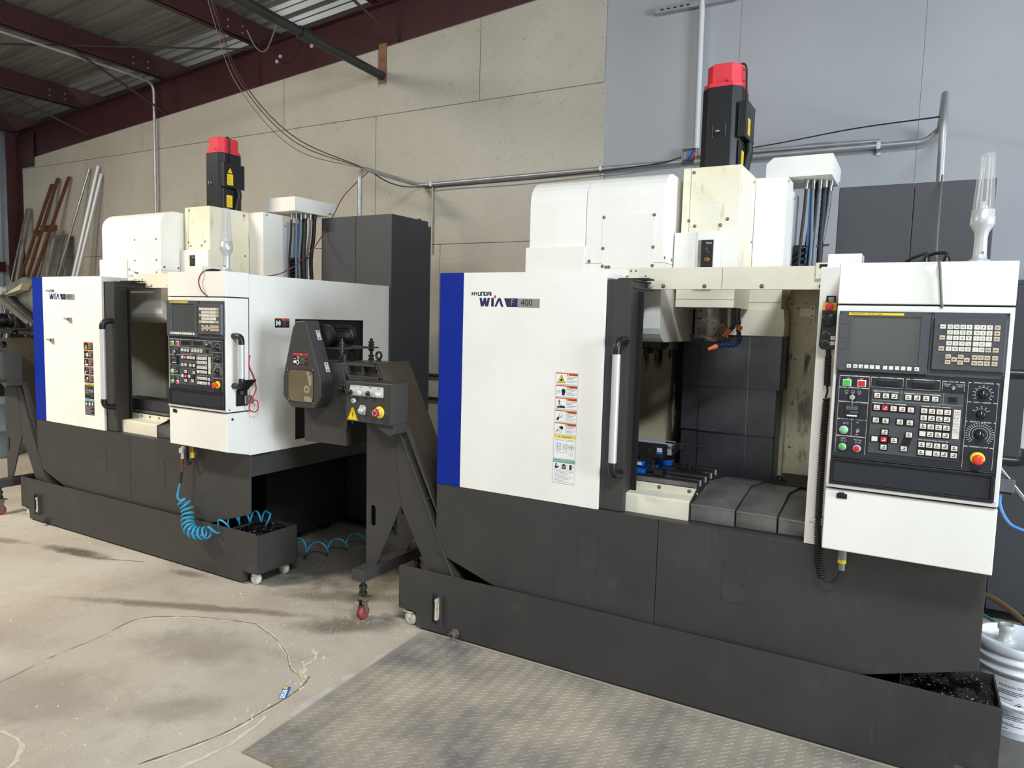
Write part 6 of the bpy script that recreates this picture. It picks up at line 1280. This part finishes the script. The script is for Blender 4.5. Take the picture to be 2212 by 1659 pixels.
mb = MB(); mb.box(-9.2, -8.3, 4.2, 4.6, 1.30, 1.34, DKSTEEL); mb.box(-9.1, -9.05, 4.3, 4.35, 0, 1.30, DKSTEEL); mb.box(-8.4, -8.35, 4.3, 4.35, 0, 1.30, DKSTEEL); mb.box(-9.1, -9.05, 4.5, 4.55, 0, 1.36, DKSTEEL); mb.box(-8.4, -8.35, 4.5, 4.55, 0, 1.30, DKSTEEL); mb.box(-8.6, -8.55, 4.3, 4.5, 1.34, 1.47, DKSTEEL); mb.box(-8.95, -8.9, 4.3, 4.5, 1.34, 1.70, DKSTEEL); mb.build('stand', hp)
dr = thing('oil_drum', (-8.55, 4.3, 0), 'pale blue drum with dark lettering behind the left chip conveyor', 'drum')
mb = MB(); mb.lathe([(.29, 0), (.30, .01), (.29, .03), (.285, .28), (.30, .29), (.285, .30), (.285, .57), (.30, .58), (.285, .59), (.285, .85), (.30, .88), (.29, .89), (.27, .875), (.0005, .875)], (-8.62, 3.85, 0), DRUMB, 40); mb.build('body', dr)
mb = MB(); vs, fs = text_geo('BAR', .10); r = .2865; mb.add([(-8.62 + r * cos(-1.12 + u / r), 3.85 + r * sin(-1.12 + u / r), .50 + w) for u, w in vs], fs, INK); mb.build('lettering', dr)
# ================================================================== swarf lying in the tanks
for left in (False, True):
    mb = MB(); random.seed(21 + left)
    for i in range(420):
        if random.random() < .6: x, y, z = random.uniform(.06, .33), random.uniform(2.89, 3.17), random.uniform(.288, .302)
        else: x, y, z = random.uniform(-1.55, .03), random.uniform(2.905, 3.1), random.uniform(.2155, .222)
        a = random.uniform(0, 2 * pi); s = random.uniform(.002, .011); t = random.uniform(0, .006)
        mb.add([(x, y, z), (x + s * cos(a), y + s * sin(a), z + t), (x + s * .7 * cos(a + .35), y + s * .7 * sin(a + .35), z + t * .5)], [(0, 1, 2)], CHIP if random.random() < .75 else BRASS)
    o = tag(mb.build('metal_chips', recalc=False), 'curled metal chips lying in the tank of the left machine' if left else 'curled metal chips lying in the near tank of the right machine', 'metal chips', kind='stuff')
    if left: move_left(o)

# ================================================================== camera and light
cam = bpy.data.cameras.new('camera'); co = bpy.data.objects.new('camera', cam); COL.objects.link(co)
yaw, pitch, roll, foc = -0.5125, 0.0890, 0.0268, 1538.1172
cy_, sy_, cp, sp_ = cos(yaw), sin(yaw), cos(pitch), sin(pitch)
f = Vector((sy_ * cp, cy_ * cp, -sp_)); r = Vector((cy_, -sy_, 0)); u = r.cross(f)
r2 = r * cos(roll) + u * sin(roll); u2 = u * cos(roll) - r * sin(roll)
co.matrix_world = Matrix(((r2.x, u2.x, -f.x, 0), (r2.y, u2.y, -f.y, 0), (r2.z, u2.z, -f.z, 1.6), (0, 0, 0, 1)))
cam.sensor_width = 36; cam.lens = foc / 2212 * 36; cam.clip_start = .05; cam.clip_end = 100
S.camera = co

def area(name, loc, size, power, col, aim=None, spread=pi):
    L = bpy.data.lights.new(name, 'AREA'); L.shape = 'RECTANGLE'; L.size, L.size_y = size; L.energy = power; L.color = col; L.spread = spread
    o = bpy.data.objects.new(name, L); COL.objects.link(o); o.location = loc
    d = (Vector(aim) - Vector(loc)) if aim else Vector((0, 0, -1)); o.rotation_euler = d.to_track_quat('-Z', 'Y').to_euler()
    return o
WARM = (1, .93, .82); COOL = (.86, .93, 1.0); NEUT = (1, .98, .95)
for lx, ly, pw, cl, aim in ((-8.8, .2, 88, WARM, (-8.6, 2.6, 0)), (-6.0, -.3, 182, WARM, (-5.8, 2.3, 0)), (.8, -.1, 112, (.82, .91, 1.0), (-1.7, 2.5, 0))):
    area('shop_lamp', (lx, ly, 4.5), (1.5, .35), pw, cl, aim, 2.6)
area('front_fill_light', (-3.0, -8.5, 2.4), (8.0, 2.8), 105, (.97, .98, 1.0), (-2.5, 4, 1.2))  # added broad fill from behind the camera; no such door is known
area('side_fill_light', (7.0, 1.1, 2.0), (2.8, 2.6), 620, (.80, .90, 1.0), (-2.5, 3.3, 1.7))  # added cool fill from the right to balance the light; no opening known
area('deck_fill_light', (-6.5, 7.6, 2.6), (4.0, .6), 60, (.9, .95, 1.0), (-6.5, 6.6, 5.0))  # added unseen light that brightens the roof deck beyond the back wall
w = bpy.data.worlds.new('shop_air'); S.world = w; w.use_nodes = True
bg = w.node_tree.nodes['Background']; bg.inputs[0].default_value = (.95, .97, 1, 1); bg.inputs[1].default_value = .09
vs_ = S.view_settings; vs_.view_transform = 'Standard'; vs_.look = 'None'; vs_.exposure = 0.2; vs_.gamma = 1.0; vs_.use_curve_mapping = False
S.cycles.max_bounces = 6; S.cycles.use_denoising = True
